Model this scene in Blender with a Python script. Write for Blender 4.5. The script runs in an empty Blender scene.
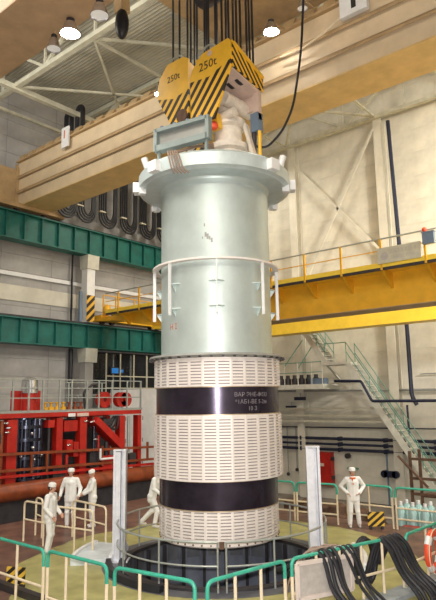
import bpy, math, random
from mathutils import Vector, Matrix
random.seed(7)
R_ = math.radians
scene = bpy.context.scene
COL = scene.collection

# ------------------------------------------------------------------ camera
YAW, PITCH, ROLL = R_(40.0), R_(9.75), R_(0.9)
CAM = Vector((15.58 * math.sin(YAW), -15.58 * math.cos(YAW), 3.95))
_fh = Vector((-math.sin(YAW), math.cos(YAW), 0)); _up = Vector((0, 0, 1)); _rt = _fh.cross(_up)
_f = _fh * math.cos(PITCH) + _up * math.sin(PITCH)
_u = _up * math.cos(PITCH) - _fh * math.sin(PITCH)
_r2 = _rt * math.cos(ROLL) - _u * math.sin(ROLL)
_u2 = _u * math.cos(ROLL) + _rt * math.sin(ROLL)
cam_d = bpy.data.cameras.new('camera'); cam = bpy.data.objects.new('camera', cam_d); COL.objects.link(cam)
cam.matrix_world = Matrix(((_r2.x, _u2.x, -_f.x, CAM.x), (_r2.y, _u2.y, -_f.y, CAM.y), (_r2.z, _u2.z, -_f.z, CAM.z), (0, 0, 0, 1)))
cam_d.sensor_fit = 'VERTICAL'; cam_d.sensor_height = 24.0; cam_d.lens = 583 / 600 * 24.0
cam_d.clip_end = 200
scene.camera = cam

# ------------------------------------------------------------------ world, lights, exposure
w = bpy.data.worlds.new('hall_air'); scene.world = w; w.use_nodes = True
w.node_tree.nodes['Background'].inputs[0].default_value = (0.75, 0.8, 0.9, 1)
w.node_tree.nodes['Background'].inputs[1].default_value = 0.05
scene.view_settings.view_transform = 'Standard'; scene.view_settings.look = 'None'
scene.view_settings.gamma = 1.0; scene.view_settings.use_curve_mapping = False
scene.view_settings.exposure = -0.1

def area(name, loc, target, size, energy, color, spread=180):
    d = bpy.data.lights.new(name, 'AREA'); d.size = size; d.energy = energy; d.color = color; d.shape = 'DISK'; d.spread = R_(spread)
    o = bpy.data.objects.new(name, d); COL.objects.link(o); o.location = loc
    o.rotation_euler = (Vector(target) - Vector(loc)).to_track_quat('-Z', 'Y').to_euler()
    return o
def point(name, loc, r, energy, color):
    d = bpy.data.lights.new(name, 'POINT'); d.shadow_soft_size = r; d.energy = energy; d.color = color
    o = bpy.data.objects.new(name, d); COL.objects.link(o); o.location = loc
    return o
WARM, COOL = (1.0, 0.93, 0.80), (0.90, 0.97, 1.0)
area('high_bay_lamp', (10, -16, 17.5), (0, 0, 4), 4.0, 1500, WARM)
area('high_bay_lamp', (12, 8, 18.0), (-2, 15, 7), 3.0, 900, WARM, 92)
area('high_bay_lamp', (1, -12, 18.0), (-4, 0, 0), 4.0, 900, WARM)
area('high_bay_lamp', (-9, -10, 18.0), (-10, 2, 2), 4.0, 450, COOL)
area('high_bay_lamp', (7, 9, 18.0), (2, 11, 0), 3.0, 700, WARM)
area('high_bay_lamp', (-8, 11, 17.3), (-10, 9, 0), 2.0, 500, WARM)
area('end_wall_fill', (14, 7, 11.0), (-2, 15, 3), 1.5, 800, (1.0, 0.96, 0.88), 92)  # unseen fill added right of the frame to brighten the end wall
area('girder_fill', (-10, -3.2, 15.6), (-11, 4, 15.0), 0.8, 170, WARM)  # unseen fills added behind the near girder to brighten the far web
area('girder_fill', (-5, -3.2, 15.6), (-6, 4, 15.0), 0.8, 130, WARM)
area('girder_fill', (6, -3.2, 15.6), (5, 4, 15.0), 0.8, 30, (1.0, 0.88, 0.76))
point('camera_flash', CAM + Vector((0.0, 0.0, 0.22)), 0.05, 4500, (1.0, 0.96, 0.93))

# ------------------------------------------------------------------ materials
MATS = {}
def mat(name, col, rough=0.6, metal=0.0, var=0.12, scale=3.0, col2=None, emit=0.0, bump=0.0, spec=0.5, alpha=None):
    if name in MATS: return MATS[name]
    m = bpy.data.materials.new(name); m.use_nodes = True
    nt = m.node_tree; b = nt.nodes['Principled BSDF']
    b.inputs['Roughness'].default_value = rough; b.inputs['Metallic'].default_value = metal
    b.inputs['Specular IOR Level'].default_value = spec
    tc = nt.nodes.new('ShaderNodeTexCoord'); n = nt.nodes.new('ShaderNodeTexNoise')
    n.inputs['Scale'].default_value = scale; n.inputs['Detail'].default_value = 6; n.inputs['Roughness'].default_value = 0.62
    nt.links.new(tc.outputs['Object'], n.inputs['Vector'])
    r = nt.nodes.new('ShaderNodeValToRGB'); r.color_ramp.elements[0].position = 0.34; r.color_ramp.elements[1].position = 0.68
    c = Vector(col[:3]); d = Vector(col2[:3]) if col2 else c * (1 - var)
    hi = c if col2 else Vector([min(1, x * (1 + var * 0.5)) for x in c])
    r.color_ramp.elements[0].color = (*d, 1); r.color_ramp.elements[1].color = (*hi, 1)
    nt.links.new(n.outputs['Fac'], r.inputs['Fac']); nt.links.new(r.outputs['Color'], b.inputs['Base Color'])
    if emit:
        b.inputs['Emission Color'].default_value = (*c, 1); b.inputs['Emission Strength'].default_value = emit
    if bump:
        bn = nt.nodes.new('ShaderNodeBump'); bn.inputs['Strength'].default_value = bump; bn.inputs['Distance'].default_value = 0.02
        nt.links.new(n.outputs['Fac'], bn.inputs['Height']); nt.links.new(bn.outputs['Normal'], b.inputs['Normal'])
    if alpha is not None:
        b.inputs['Transmission Weight'].default_value = alpha
    MATS[name] = m
    return m
def stripes(name, ca, cb, freq, axis, slant, rough=0.5):
    """painted diagonal hazard stripes: frac((axis + slant*z)*freq)"""
    if name in MATS: return MATS[name]
    m = bpy.data.materials.new(name); m.use_nodes = True; nt = m.node_tree; b = nt.nodes['Principled BSDF']
    b.inputs['Roughness'].default_value = rough
    tc = nt.nodes.new('ShaderNodeTexCoord'); dp = nt.nodes.new('ShaderNodeVectorMath'); dp.operation = 'DOT_PRODUCT'
    dp.inputs[1].default_value = (axis[0], axis[1], slant)
    nt.links.new(tc.outputs['Object'], dp.inputs[0])
    mu = nt.nodes.new('ShaderNodeMath'); mu.operation = 'MULTIPLY'; mu.inputs[1].default_value = freq
    nt.links.new(dp.outputs['Value'], mu.inputs[0])
    fr = nt.nodes.new('ShaderNodeMath'); fr.operation = 'FRACT'; nt.links.new(mu.outputs[0], fr.inputs[0])
    gt = nt.nodes.new('ShaderNodeMath'); gt.operation = 'GREATER_THAN'; gt.inputs[1].default_value = 0.5
    nt.links.new(fr.outputs[0], gt.inputs[0])
    mx = nt.nodes.new('ShaderNodeMix'); mx.data_type = 'RGBA'
    mx.inputs['A'].default_value = (*ca, 1); mx.inputs['B'].default_value = (*cb, 1)
    nt.links.new(gt.outputs[0], mx.inputs['Factor']); nt.links.new(mx.outputs['Result'], b.inputs['Base Color'])
    MATS[name] = m
    return m

M = dict(
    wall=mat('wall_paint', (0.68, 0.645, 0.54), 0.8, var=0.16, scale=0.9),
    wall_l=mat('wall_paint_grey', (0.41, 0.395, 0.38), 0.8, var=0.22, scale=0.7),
    plain=mat('wall_plain', (0.52, 0.50, 0.46), 0.85, var=0.1, scale=0.5),
    ceil=mat('ceiling_sheet', (0.50, 0.48, 0.40), 0.7, var=0.15, scale=1.0),
    truss=mat('truss_paint', (0.62, 0.60, 0.48), 0.6, var=0.2, scale=2.0),
    floor=mat('floor_linoleum', (0.50, 0.47, 0.20), 0.45, scale=1.1, col2=(0.40, 0.36, 0.17)),
    floor_low=mat('floor_concrete', (0.20, 0.17, 0.14), 0.55, var=0.35, scale=0.8),
    kerb=mat('kerb_concrete', (0.36, 0.40, 0.42), 0.7, var=0.25, scale=2.5),
    pitwall=mat('pit_wall_steel', (0.19, 0.21, 0.27), 0.5, 0.2, var=0.3, scale=1.5),
    pitdark=mat('pit_dark', (0.05, 0.05, 0.06), 0.7),
    darkiron=mat('dark_iron', (0.05, 0.045, 0.05), 0.5, 0.3, var=0.3),
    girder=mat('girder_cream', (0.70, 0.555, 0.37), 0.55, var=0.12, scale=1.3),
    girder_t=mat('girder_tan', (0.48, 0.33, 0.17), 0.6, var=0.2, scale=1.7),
    girder_n_shade=mat('girder_bottom_near_shade', (0.52, 0.34, 0.19), 0.55, var=0.15, scale=1.7),  # same girder paint, browned to hold the shade under the near girder
    girder_b_lit=mat('girder_bottom_lit', (0.70, 0.50, 0.22), 0.5, var=0.15, scale=1.7),  # same girder paint, underside yellowed to hold light from below
    yellow_lit=mat('crane_yellow_lit', (0.95, 0.66, 0.06), 0.45, var=0.1, scale=2.0),  # crane yellow lightened: light on deck underside, edge and far girder is painted in
    yellow=mat('crane_yellow', (0.82, 0.43, 0.02), 0.45, var=0.12, scale=2.0),
    hookyel=mat('hook_yellow', (0.90, 0.52, 0.04), 0.4, var=0.10, scale=2.5),
    steel=mat('shell_silver', (0.60, 0.685, 0.665), 0.45, 0.5, var=0.10, scale=1.4),
    flange=mat('flange_silver', (0.58, 0.66, 0.66), 0.42, 0.30, var=0.14, scale=2.2),
    slat=mat('slat_white_steel', (0.86, 0.79, 0.75), 0.42, 0.10, var=0.08, scale=5),
    slot=mat('slot_backing', (0.34, 0.29, 0.29), 0.6, 0.2, var=0.15, scale=5),
    band=mat('band_black_steel', (0.045, 0.035, 0.055), 0.23, 0.6, var=0.35, scale=3),
    brass=mat('band_edge', (0.55, 0.42, 0.28), 0.4, 0.5, var=0.2),
    white=mat('white_paint', (0.80, 0.80, 0.80), 0.5, var=0.08),
    post=mat('post_white', (0.72, 0.73, 0.78), 0.45, 0.1, var=0.16, scale=4),
    green=mat('beam_green', (0.012, 0.14, 0.115), 0.5, var=0.3, scale=1.5),
    railgreen=mat('rail_green', (0.05, 0.40, 0.28), 0.4, var=0.2, scale=5),
    cream=mat('rail_cream', (0.78, 0.66, 0.47), 0.45, var=0.12, scale=6),
    railgrey=mat('rail_grey', (0.42, 0.45, 0.43), 0.4, 0.4, var=0.15, scale=6),
    red=mat('machine_red', (0.47, 0.018, 0.011), 0.38, var=0.25, scale=2.5),
    orange=mat('machine_orange', (0.27, 0.058, 0.018), 0.42, var=0.4, scale=2.5),
    chrome=mat('chrome_dark', (0.10, 0.11, 0.16), 0.2, 0.9, var=0.3, scale=4),
    silver=mat('silver', (0.66, 0.66, 0.68), 0.25, 0.9, var=0.1),
    blue=mat('pipe_blue', (0.012, 0.017, 0.045), 0.45, var=0.2),
    pipegrey=mat('pipe_grey', (0.34, 0.34, 0.32), 0.5, 0.2),
    pipebeige=mat('pipe_beige', (0.60, 0.57, 0.44), 0.55),
    stairw=mat('stair_paint', (0.66, 0.65, 0.56), 0.55, var=0.15),
    stairg=mat('stair_rail_green', (0.16, 0.36, 0.28), 0.5),
    rubber=mat('rubber_black', (0.015, 0.015, 0.02), 0.5, var=0.3),
    rope=mat('wire_rope', (0.03, 0.028, 0.03), 0.55, 0.3),
    brown=mat('cable_brown', (0.30, 0.22, 0.17), 0.7),
    buoy=mat('buoy_orange', (0.80, 0.09, 0.03), 0.45, var=0.12),
    skin=mat('skin', (0.55, 0.29, 0.20), 0.55, var=0.1),
    hair=mat('hair_dark', (0.04, 0.025, 0.02), 0.6),
    cloth=mat('cloth_white', (0.82, 0.81, 0.78), 0.85, var=0.10, scale=4, bump=0.25),
    scarf=mat('cloth_orange', (0.75, 0.16, 0.05), 0.8),
    shoe=mat('shoe_cover', (0.62, 0.60, 0.58), 0.7),
    chalk=mat('chalk', (0.22, 0.20, 0.22), 0.9),
    redmark=mat('red_marker', (0.60, 0.12, 0.06), 0.8),
    black=mat('black_paint', (0.02, 0.018, 0.015), 0.6),
    glass=mat('dark_glass', (0.015, 0.018, 0.025), 0.08, spec=0.6),
    signblue=mat('lit_sign_blue', (0.03, 0.25, 0.75), 0.4, emit=0.25),
    lampglow=mat('lamp_glow', (1.0, 0.97, 0.90), 0.4, emit=60),
    lampsoft=mat('lamp_glow_soft', (1.0, 0.97, 0.92), 0.4, emit=0.12),
    pink=mat('primer_pink', (0.66, 0.50, 0.42), 0.55, var=0.15),
    hoist=mat('hoist_white', (0.78, 0.70, 0.60), 0.45, var=0.2, scale=4),
    boxgrey=mat('box_grey_green', (0.25, 0.30, 0.29), 0.5, var=0.15),
    plastic=mat('plastic_sheet', (0.66, 0.72, 0.76), 0.35, var=0.2, scale=3),
    bluebox=mat('box_slate_blue', (0.16, 0.22, 0.30), 0.5),
    cyan=mat('bottle_teal', (0.35, 0.55, 0.52), 0.35),
    rust=mat('rusty_brown', (0.14, 0.075, 0.045), 0.7, var=0.4, scale=5),
    board=mat('board_cream', (0.72, 0.62, 0.56), 0.6, var=0.1),
    boardin=mat('board_grey', (0.50, 0.46, 0.42), 0.7, var=0.15, scale=8),
)
HAZ_HOOK = stripes('hook_hazard_paint', (0.88, 0.50, 0.04), (0.02, 0.015, 0.01), 3.2, (1, 0), -0.85)
HAZ_SIDE = stripes('hook_side_hazard_paint', (0.88, 0.50, 0.04), (0.02, 0.015, 0.01), 4.3, (0, 1), 1.0)
HAZ_COL = stripes('column_hazard_paint', (0.80, 0.45, 0.05), (0.02, 0.015, 0.01), 2.2, (0, 1), -1.0)
HAZ_LOW = stripes('kerb_hazard_paint', (0.72, 0.45, 0.05), (0.02, 0.015, 0.01), 5.0, (0.8, 0.6), -1.0)

# ------------------------------------------------------------------ mesh helpers
class MB:
    def __init__(s): s.v = []; s.f = []
    def quadbox(s, pts):
        n = len(s.v); s.v += [Vector(p) for p in pts]
        for a in ((0, 3, 2, 1), (4, 5, 6, 7), (0, 1, 5, 4), (1, 2, 6, 5), (2, 3, 7, 6), (3, 0, 4, 7)): s.f.append([n + i for i in a])
        return s
    def box(s, x0, x1, y0, y1, z0, z1):
        return s.quadbox([(x0, y0, z0), (x1, y0, z0), (x1, y1, z0), (x0, y1, z0), (x0, y0, z1), (x1, y0, z1), (x1, y1, z1), (x0, y1, z1)])
    def bar(s, p, q, wd, ht, up=(0, 0, 1)):
        p, q = Vector(p), Vector(q); d = (q - p).normalized(); up = Vector(up)
        if abs(d.dot(up)) > 0.98: up = Vector((1, 0, 0))
        sx = d.cross(up).normalized() * wd / 2; uy = sx.cross(d).normalized() * ht / 2
        return s.quadbox([p - sx - uy, p + sx - uy, p + sx + uy, p - sx + uy, q - sx - uy, q + sx - uy, q + sx + uy, q - sx + uy])
    def ring(s, c, d, r, n, ref=None):
        d = Vector(d).normalized(); a = Vector((0, 0, 1)) if abs(d.z) < 0.9 else Vector((1, 0, 0))
        if ref is not None: a = ref
        x = d.cross(a).normalized(); y = d.cross(x).normalized()
        k = len(s.v)
        for i in range(n):
            t = 2 * math.pi * i / n; s.v.append(Vector(c) + x * r * math.cos(t) + y * r * math.sin(t))
        return list(range(k, k + n))
    def skin(s, a, b):
        n = len(a)
        for i in range(n): s.f.append([a[i], a[(i + 1) % n], b[(i + 1) % n], b[i]])
    def tube(s, p, q, r, n=8, r2=None, cap=True):
        p, q = Vector(p), Vector(q); d = q - p
        a = s.ring(p, d, r, n); b = s.ring(q, d, r if r2 is None else r2, n); s.skin(a, b)
        if cap: s.f.append(a[::-1]); s.f.append(b)
        return s
    def path(s, pts, r, n=6, closed=False):
        pts = [Vector(p) for p in pts]; m = len(pts); rs = []; ref = None
        for i in range(m):
            if closed: d = pts[(i + 1) % m] - pts[i - 1]
            else: d = pts[min(i + 1, m - 1)] - pts[max(i - 1, 0)]
            d.normalize()
            if ref is None: ref = Vector((0, 0, 1)) if abs(d.z) < 0.9 else Vector((1, 0, 0))
            x = d.cross(ref)
            if x.length < 1e-4: x = d.orthogonal()
            x.normalize(); y = d.cross(x).normalized(); ref = -y if False else x.cross(d).normalized()
            k = len(s.v)
            for j in range(n):
                t = 2 * math.pi * j / n; s.v.append(pts[i] + x * r * math.cos(t) + y * r * math.sin(t))
            rs.append(list(range(k, k + n)))
        for i in range(m - 1): s.skin(rs[i], rs[i + 1])
        if closed: s.skin(rs[-1], rs[0])
        else: s.f.append(rs[0][::-1]); s.f.append(rs[-1])
        return s
    def lathe(s, prof, n=32, c=(0, 0, 0), a0=0.0, a1=2 * math.pi, close=True):
        full = abs(a1 - a0 - 2 * math.pi) < 1e-6; rs = []; c = Vector(c)
        for i in range(n if full else n + 1):
            t = a0 + (a1 - a0) * i / n; k = len(s.v)
            for r, z in prof: s.v.append(c + Vector((r * math.cos(t), r * math.sin(t), z)))
            rs.append(k)
        m = len(prof); cnt = n
        for i in range(cnt):
            a, b = rs[i], rs[(i + 1) % len(rs)]
            for j in range(m if close else m - 1):
                j2 = (j + 1) % m
                s.f.append([a + j, b + j, b + j2, a + j2])
        if not full and close:
            s.f.append([rs[0] + j for j in range(m)]); s.f.append([rs[-1] + j for j in range(m)][::-1])
        return s
    def prism(s, poly, ext):
        poly = [Vector(p) for p in poly]; e = Vector(ext); n = len(poly); k = len(s.v)
        s.v += poly + [p + e for p in poly]
        s.f.append([k + i for i in range(n)][::-1]); s.f.append([k + n + i for i in range(n)])
        for i in range(n): s.f.append([k + i, k + (i + 1) % n, k + n + (i + 1) % n, k + n + i])
        return s
    def ball(s, c, r, n=12, m=8, sc=(1, 1, 1)):
        c = Vector(c); k = len(s.v)
        for i in range(1, m):
            ph = math.pi * i / m
            for j in range(n):
                t = 2 * math.pi * j / n
                s.v.append(c + Vector((r * sc[0] * math.sin(ph) * math.cos(t), r * sc[1] * math.sin(ph) * math.sin(t), r * sc[2] * math.cos(ph))))
        top = len(s.v); s.v.append(c + Vector((0, 0, r * sc[2]))); s.v.append(c - Vector((0, 0, r * sc[2])))
        for i in range(m - 2):
            a = [k + i * n + j for j in range(n)]; b = [k + (i + 1) * n + j for j in range(n)]; s.skin(b, a)
        for j in range(n):
            s.f.append([k + j, k + (j + 1) % n, top][::1]); q = k + (m - 2) * n; s.f.append([q + (j + 1) % n, q + j, top + 1])
        return s
    def cap(s, p, q, r1, r2):
        p, q = Vector(p), Vector(q); s.tube(p, q, r1, 12, r2); s.ball(p, r1, 12, 8); s.ball(q, r2, 12, 8); return s
    def mesh(s, name, material, smooth=True, fix=True):
        me = bpy.data.meshes.new(name); me.from_pydata([tuple(v) for v in s.v], [], s.f)
        if fix:
            import bmesh
            bm = bmesh.new(); bm.from_mesh(me); bmesh.ops.recalc_face_normals(bm, faces=bm.faces); bm.to_mesh(me); bm.free()
        if material: me.materials.append(material)
        if smooth:
            me.polygons.foreach_set('use_smooth', [True] * len(me.polygons)); me.set_sharp_from_angle(angle=R_(38))
        me.update(); return me
    def build(s, name, material, parent=None, smooth=True):
        return link(name, s.mesh(name, material, smooth), parent)

def link(name, me, parent=None, mw=None):
    o = bpy.data.objects.new(name, me); COL.objects.link(o)
    mw = mw or Matrix.Identity(4)
    if parent is not None:
        o.parent = parent; o.matrix_basis = WM[parent.name].inverted() @ mw
    else: o.matrix_basis = mw
    WM[o.name] = mw.copy()
    return o
WM = {}
def thing(name, loc, label, cat, group=None):
    o = bpy.data.objects.new(name, None); COL.objects.link(o); o.location = loc; o.empty_display_size = 0.2
    WM[o.name] = Matrix.Translation(Vector(loc)); o['label'] = label; o['category'] = cat
    if group: o['group'] = group
    return o
def tag(o, label, cat, group=None):
    o['label'] = label; o['category'] = cat
    if group: o['group'] = group
    return o
def struct(o, label=None):
    o['kind'] = 'structure'
    if label: o['label'] = label
    return o
def T(x, y, z): return Matrix.Translation((x, y, z))
def RZ(a): return Matrix.Rotation(a, 4, 'Z')
def fillet(pts, r, n=4):
    """round the inner corners of a polyline"""
    pts = [Vector(p) for p in pts]; out = [pts[0]]
    for i in range(1, len(pts) - 1):
        a, b, c = pts[i - 1], pts[i], pts[i + 1]
        u = (a - b); v = (c - b); rr = min(r, u.length * .45, v.length * .45)
        p, q = b + u.normalized() * rr, b + v.normalized() * rr
        for k in range(n + 1):
            t = k / n; out.append(p * (1 - t) ** 2 + b * 2 * t * (1 - t) + q * t * t)
    out.append(pts[-1]); return out
def text_mesh(body, size, material, name, fn, ext=0.004, align='CENTER'):
    """flat lettering turned into a mesh; fn maps a 2D point (x, y, depth) to the world"""
    cu = bpy.data.curves.new(name, 'FONT'); cu.body = body; cu.size = size; cu.align_x = align; cu.extrude = ext; cu.resolution_u = 2
    o = bpy.data.objects.new(name, cu); COL.objects.link(o)
    dg = bpy.context.evaluated_depsgraph_get(); me = bpy.data.meshes.new_from_object(o.evaluated_get(dg))
    bpy.data.objects.remove(o); bpy.data.curves.remove(cu)
    for v in me.vertices: v.co = fn(v.co.x, v.co.y, v.co.z)
    me.materials.clear(); me.materials.append(material); me.name = name
    return me

# ================================================================== THE HALL
PR = 2.42      # pit radius
ZL = -1.0      # hall floor level; the reactor platform is z = 0
# platform slab with the round pit opening
PX0, PY0, PY1 = -8.6, -5.05, 6.3
def xr(y): return 4.85 + .178 * y          # the right edge runs slightly askew
def platform():
    m = MB(); n = 72; outer = []
    poly = [(PX0, PY0), (xr(PY0), PY0), (xr(PY1), PY1), (PX0, PY1)]
    inner = [(PR * math.cos(2 * math.pi * i / n), PR * math.sin(2 * math.pi * i / n)) for i in range(n)]
    for x, y in inner:
        best = 1e9
        for k in range(4):
            (ax, ay), (bx_, by) = poly[k], poly[(k + 1) % 4]; nx_, ny_ = by - ay, ax - bx_
            den = x * nx_ + y * ny_
            if den > 1e-9: best = min(best, (ax * nx_ + ay * ny_) / den)
        outer.append((x * best, y * best))
    for z in (0.0, -0.5):
        for x, y in inner: m.v.append(Vector((x, y, z)))
        for x, y in outer: m.v.append(Vector((x, y, z)))
    for i in range(n):
        j = (i + 1) % n
        m.f.append([i, n + i, n + j, j]); m.f.append([2 * n + i, 2 * n + j, 3 * n + j, 3 * n + i])
        m.f.append([i, j, 2 * n + j, 2 * n + i]); m.f.append([n + i, 3 * n + i, 3 * n + j, n + j])
    for cx, cy in poly:      # the four corners that the radial fan leaves open
        i = int((math.atan2(cy, cx) % (2 * math.pi)) / (2 * math.pi / n)) % n; j = (i + 1) % n
        k = len(m.v); m.v += [Vector((cx, cy, 0)), Vector((cx, cy, -.5))]
        m.f.append([n + i, k, n + j]); m.f.append([3 * n + i, 3 * n + j, k + 1])
        m.f.append([n + i, 3 * n + i, k + 1, k]); m.f.append([k, k + 1, 3 * n + j, n + j])
    return m
def ring_floor():
    m = bpy.data.materials.new('floor_painted_ring'); m.use_nodes = True; nt = m.node_tree; b = nt.nodes['Principled BSDF']; b.inputs['Roughness'].default_value = .42
    N = nt.nodes.new; L = nt.links.new
    tc = N('ShaderNodeTexCoord'); fl = N('ShaderNodeVectorMath'); fl.operation = 'MULTIPLY'; fl.inputs[1].default_value = (1, 1, 0); L(tc.outputs['Object'], fl.inputs[0])
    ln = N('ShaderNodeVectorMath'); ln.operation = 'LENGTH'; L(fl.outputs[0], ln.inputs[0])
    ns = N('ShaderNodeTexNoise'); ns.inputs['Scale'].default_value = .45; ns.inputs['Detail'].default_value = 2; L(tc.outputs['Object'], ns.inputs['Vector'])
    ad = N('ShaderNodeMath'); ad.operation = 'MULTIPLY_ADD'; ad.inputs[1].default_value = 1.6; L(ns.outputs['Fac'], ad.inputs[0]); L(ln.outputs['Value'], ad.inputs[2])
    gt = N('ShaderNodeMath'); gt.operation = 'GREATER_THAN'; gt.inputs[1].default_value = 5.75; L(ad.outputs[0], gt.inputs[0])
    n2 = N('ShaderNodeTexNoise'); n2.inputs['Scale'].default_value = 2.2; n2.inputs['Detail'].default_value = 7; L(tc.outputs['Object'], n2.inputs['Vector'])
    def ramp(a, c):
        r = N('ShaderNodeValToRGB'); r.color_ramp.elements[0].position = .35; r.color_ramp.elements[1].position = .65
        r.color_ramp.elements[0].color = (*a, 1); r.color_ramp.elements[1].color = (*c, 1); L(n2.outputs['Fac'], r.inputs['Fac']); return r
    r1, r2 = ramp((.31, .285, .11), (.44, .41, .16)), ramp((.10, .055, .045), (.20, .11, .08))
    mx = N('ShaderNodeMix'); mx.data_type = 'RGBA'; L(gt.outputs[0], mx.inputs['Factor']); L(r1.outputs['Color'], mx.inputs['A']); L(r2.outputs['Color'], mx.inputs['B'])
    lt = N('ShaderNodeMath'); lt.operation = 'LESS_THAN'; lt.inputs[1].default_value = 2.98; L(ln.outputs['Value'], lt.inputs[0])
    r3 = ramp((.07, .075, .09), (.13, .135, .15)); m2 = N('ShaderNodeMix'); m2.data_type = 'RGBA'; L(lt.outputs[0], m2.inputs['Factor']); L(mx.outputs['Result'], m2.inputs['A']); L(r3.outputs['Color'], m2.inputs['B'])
    L(m2.outputs['Result'], b.inputs['Base Color']); return m
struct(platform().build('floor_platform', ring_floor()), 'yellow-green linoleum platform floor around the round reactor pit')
def hall_floor():
    m = MB(); n = 72; r = 3.2
    inner = [(r * math.cos(2 * math.pi * i / n), r * math.sin(2 * math.pi * i / n)) for i in range(n)]
    for x, y in inner: m.v.append(Vector((x, y, ZL)))
    for x, y in inner: s_ = 45 / math.hypot(x, y); m.v.append(Vector((max(-17.2, min(17.2, x * s_)), max(-26, min(15.3, y * s_)), ZL)))
    for i in range(n): j = (i + 1) % n; m.f.append([i, n + i, n + j, j])
    return m
struct(hall_floor().build('floor', M['floor_low']), 'dark concrete hall floor')
struct(MB().box(PX0 + .02, xr(PY0) - .1, PY0 + .02, PY0 + .2, ZL, -.5).build('wall_platform_front', M['darkiron'], smooth=False))
struct(MB().box(PX0 + .02, xr(PY1) - .1, PY1 - .2, PY1 - .02, ZL, -.5).build('wall_platform_rear', M['darkiron'], smooth=False))
struct(MB().box(PX0 + .02, PX0 + .2, PY0 + .2, PY1 - .2, ZL, -.5).build('wall_platform_left', M['darkiron'], smooth=False))
struct(MB().prism([(xr(PY0) - .25, PY0 + .02, ZL), (xr(PY0) - .05, PY0 + .02, ZL), (xr(PY1) - .05, PY1 - .02, ZL), (xr(PY1) - .25, PY1 - .02, ZL)], (0, 0, -ZL - .5)).build('wall_platform_right', M['kerb'], smooth=False))
# pit lining: plates and ribs
pit = struct(MB().lathe([(PR + .03, -.5), (PR + .25, -.5), (PR + .25, -4.5), (PR + .03, -4.5)], 72).build('wall_pit', M['pitdark']), 'round steel-lined wall of the reactor pit')
pm = MB()
pa = 2 * math.pi / 24
k_ = []
for i in range(5): k_.append(-pa * .47 + pa * .94 * i / 4)
for z0, z1 in ((-1.42, -.06), (-2.9, -1.5)):
    a = len(pm.v)
    for t in k_: pm.v += [Vector((PR * math.cos(t), PR * math.sin(t), z0)), Vector((PR * math.cos(t), PR * math.sin(t), z1))]
    for i in range(4): pm.f.append([a + 2 * i, a + 2 * i + 1, a + 2 * i + 3, a + 2 * i + 2])
pme = pm.mesh('lining_plate', M['pitwall'])
rbm = MB().box(PR - .09, PR + .03, -.035, .035, -3.0, -.04).mesh('lining_rib', M['darkiron'], False)
for i in range(24):
    link('lining_plate', pme, pit, RZ(pa * i)); link('lining_rib', rbm, pit, RZ(pa * (i + .5)))
struct(MB().lathe([(0, -4.5), (PR + .2, -4.5), (PR + .2, -4.6), (0, -4.6)], 48).build('floor_pit', M['pitdark']))
struct(MB().lathe([(PR - .02, -.03), (PR - .02, .05), (PR + .16, .05), (PR + .16, -.03)], 72).build('trim_1', M['darkiron']), 'dark steel rim around the pit mouth')

# walls -------------------------------------------------------------------
XW, YW, ZC = -17.0, 15.0, 20.6
we = struct(MB().box(XW - .3, 17.3, YW + .02, YW + .3, ZL, ZC).build('wall_end', M['plain'], smooth=False), 'pale beige panelled end wall')
wl = struct(MB().box(XW - .3, XW - .03, -26, YW + .3, ZL, ZC).build('wall_left', M['plain'], smooth=False), 'dim grey panelled side wall')
struct(MB().box(17, 17.3, -26, YW + .3, ZL, ZC).build('wall_right', M['plain'], smooth=False))
struct(MB().box(XW - .3, 17.3, -26.3, -26, ZL, ZC).build('wall_back', M['plain'], smooth=False))
# end wall panels 2.6 x 1.2
pw, ph = 2.62, 1.2
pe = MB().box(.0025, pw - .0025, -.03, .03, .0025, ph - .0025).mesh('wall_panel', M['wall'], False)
for i in range(11):
    for j in range(18):
        x = XW + i * pw
        if x > 6.5: continue
        link('wall_panel', pe, we, T(x, YW, ZL + j * ph + random.uniform(0, .001)))
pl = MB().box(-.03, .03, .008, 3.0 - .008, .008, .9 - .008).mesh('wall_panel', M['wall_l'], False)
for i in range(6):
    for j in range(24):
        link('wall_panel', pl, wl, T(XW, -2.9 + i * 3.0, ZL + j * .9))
# ceiling: ribbed sheet running across the hall
cm = MB(); n = 140; k = len(cm.v)
for i in range(n * 4 + 1):
    y = -10 + i * (25.3 / (n * 4)); z = ZC if (i % 4) in (0, 1) else ZC - .06
    cm.v += [Vector((XW - .3, y, z)), Vector((17.3, y, z))]
for i in range(n * 4): cm.f.append([2 * i, 2 * i + 1, 2 * i + 3, 2 * i + 2])
ce = struct(cm.build('ceiling', M['ceil'], smooth=False), 'ribbed pale metal roof deck')
struct(MB().box(XW - .3, 17.3, -26.3, -10, ZC, ZC + .1).build('ceiling_rear', M['ceil'], smooth=False))
struct(MB().box(XW - .3, 17.3, -26.3, 15.3, ZC + .12, ZC + .3).build('ceiling_slab', M['plain'], smooth=False))

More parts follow.
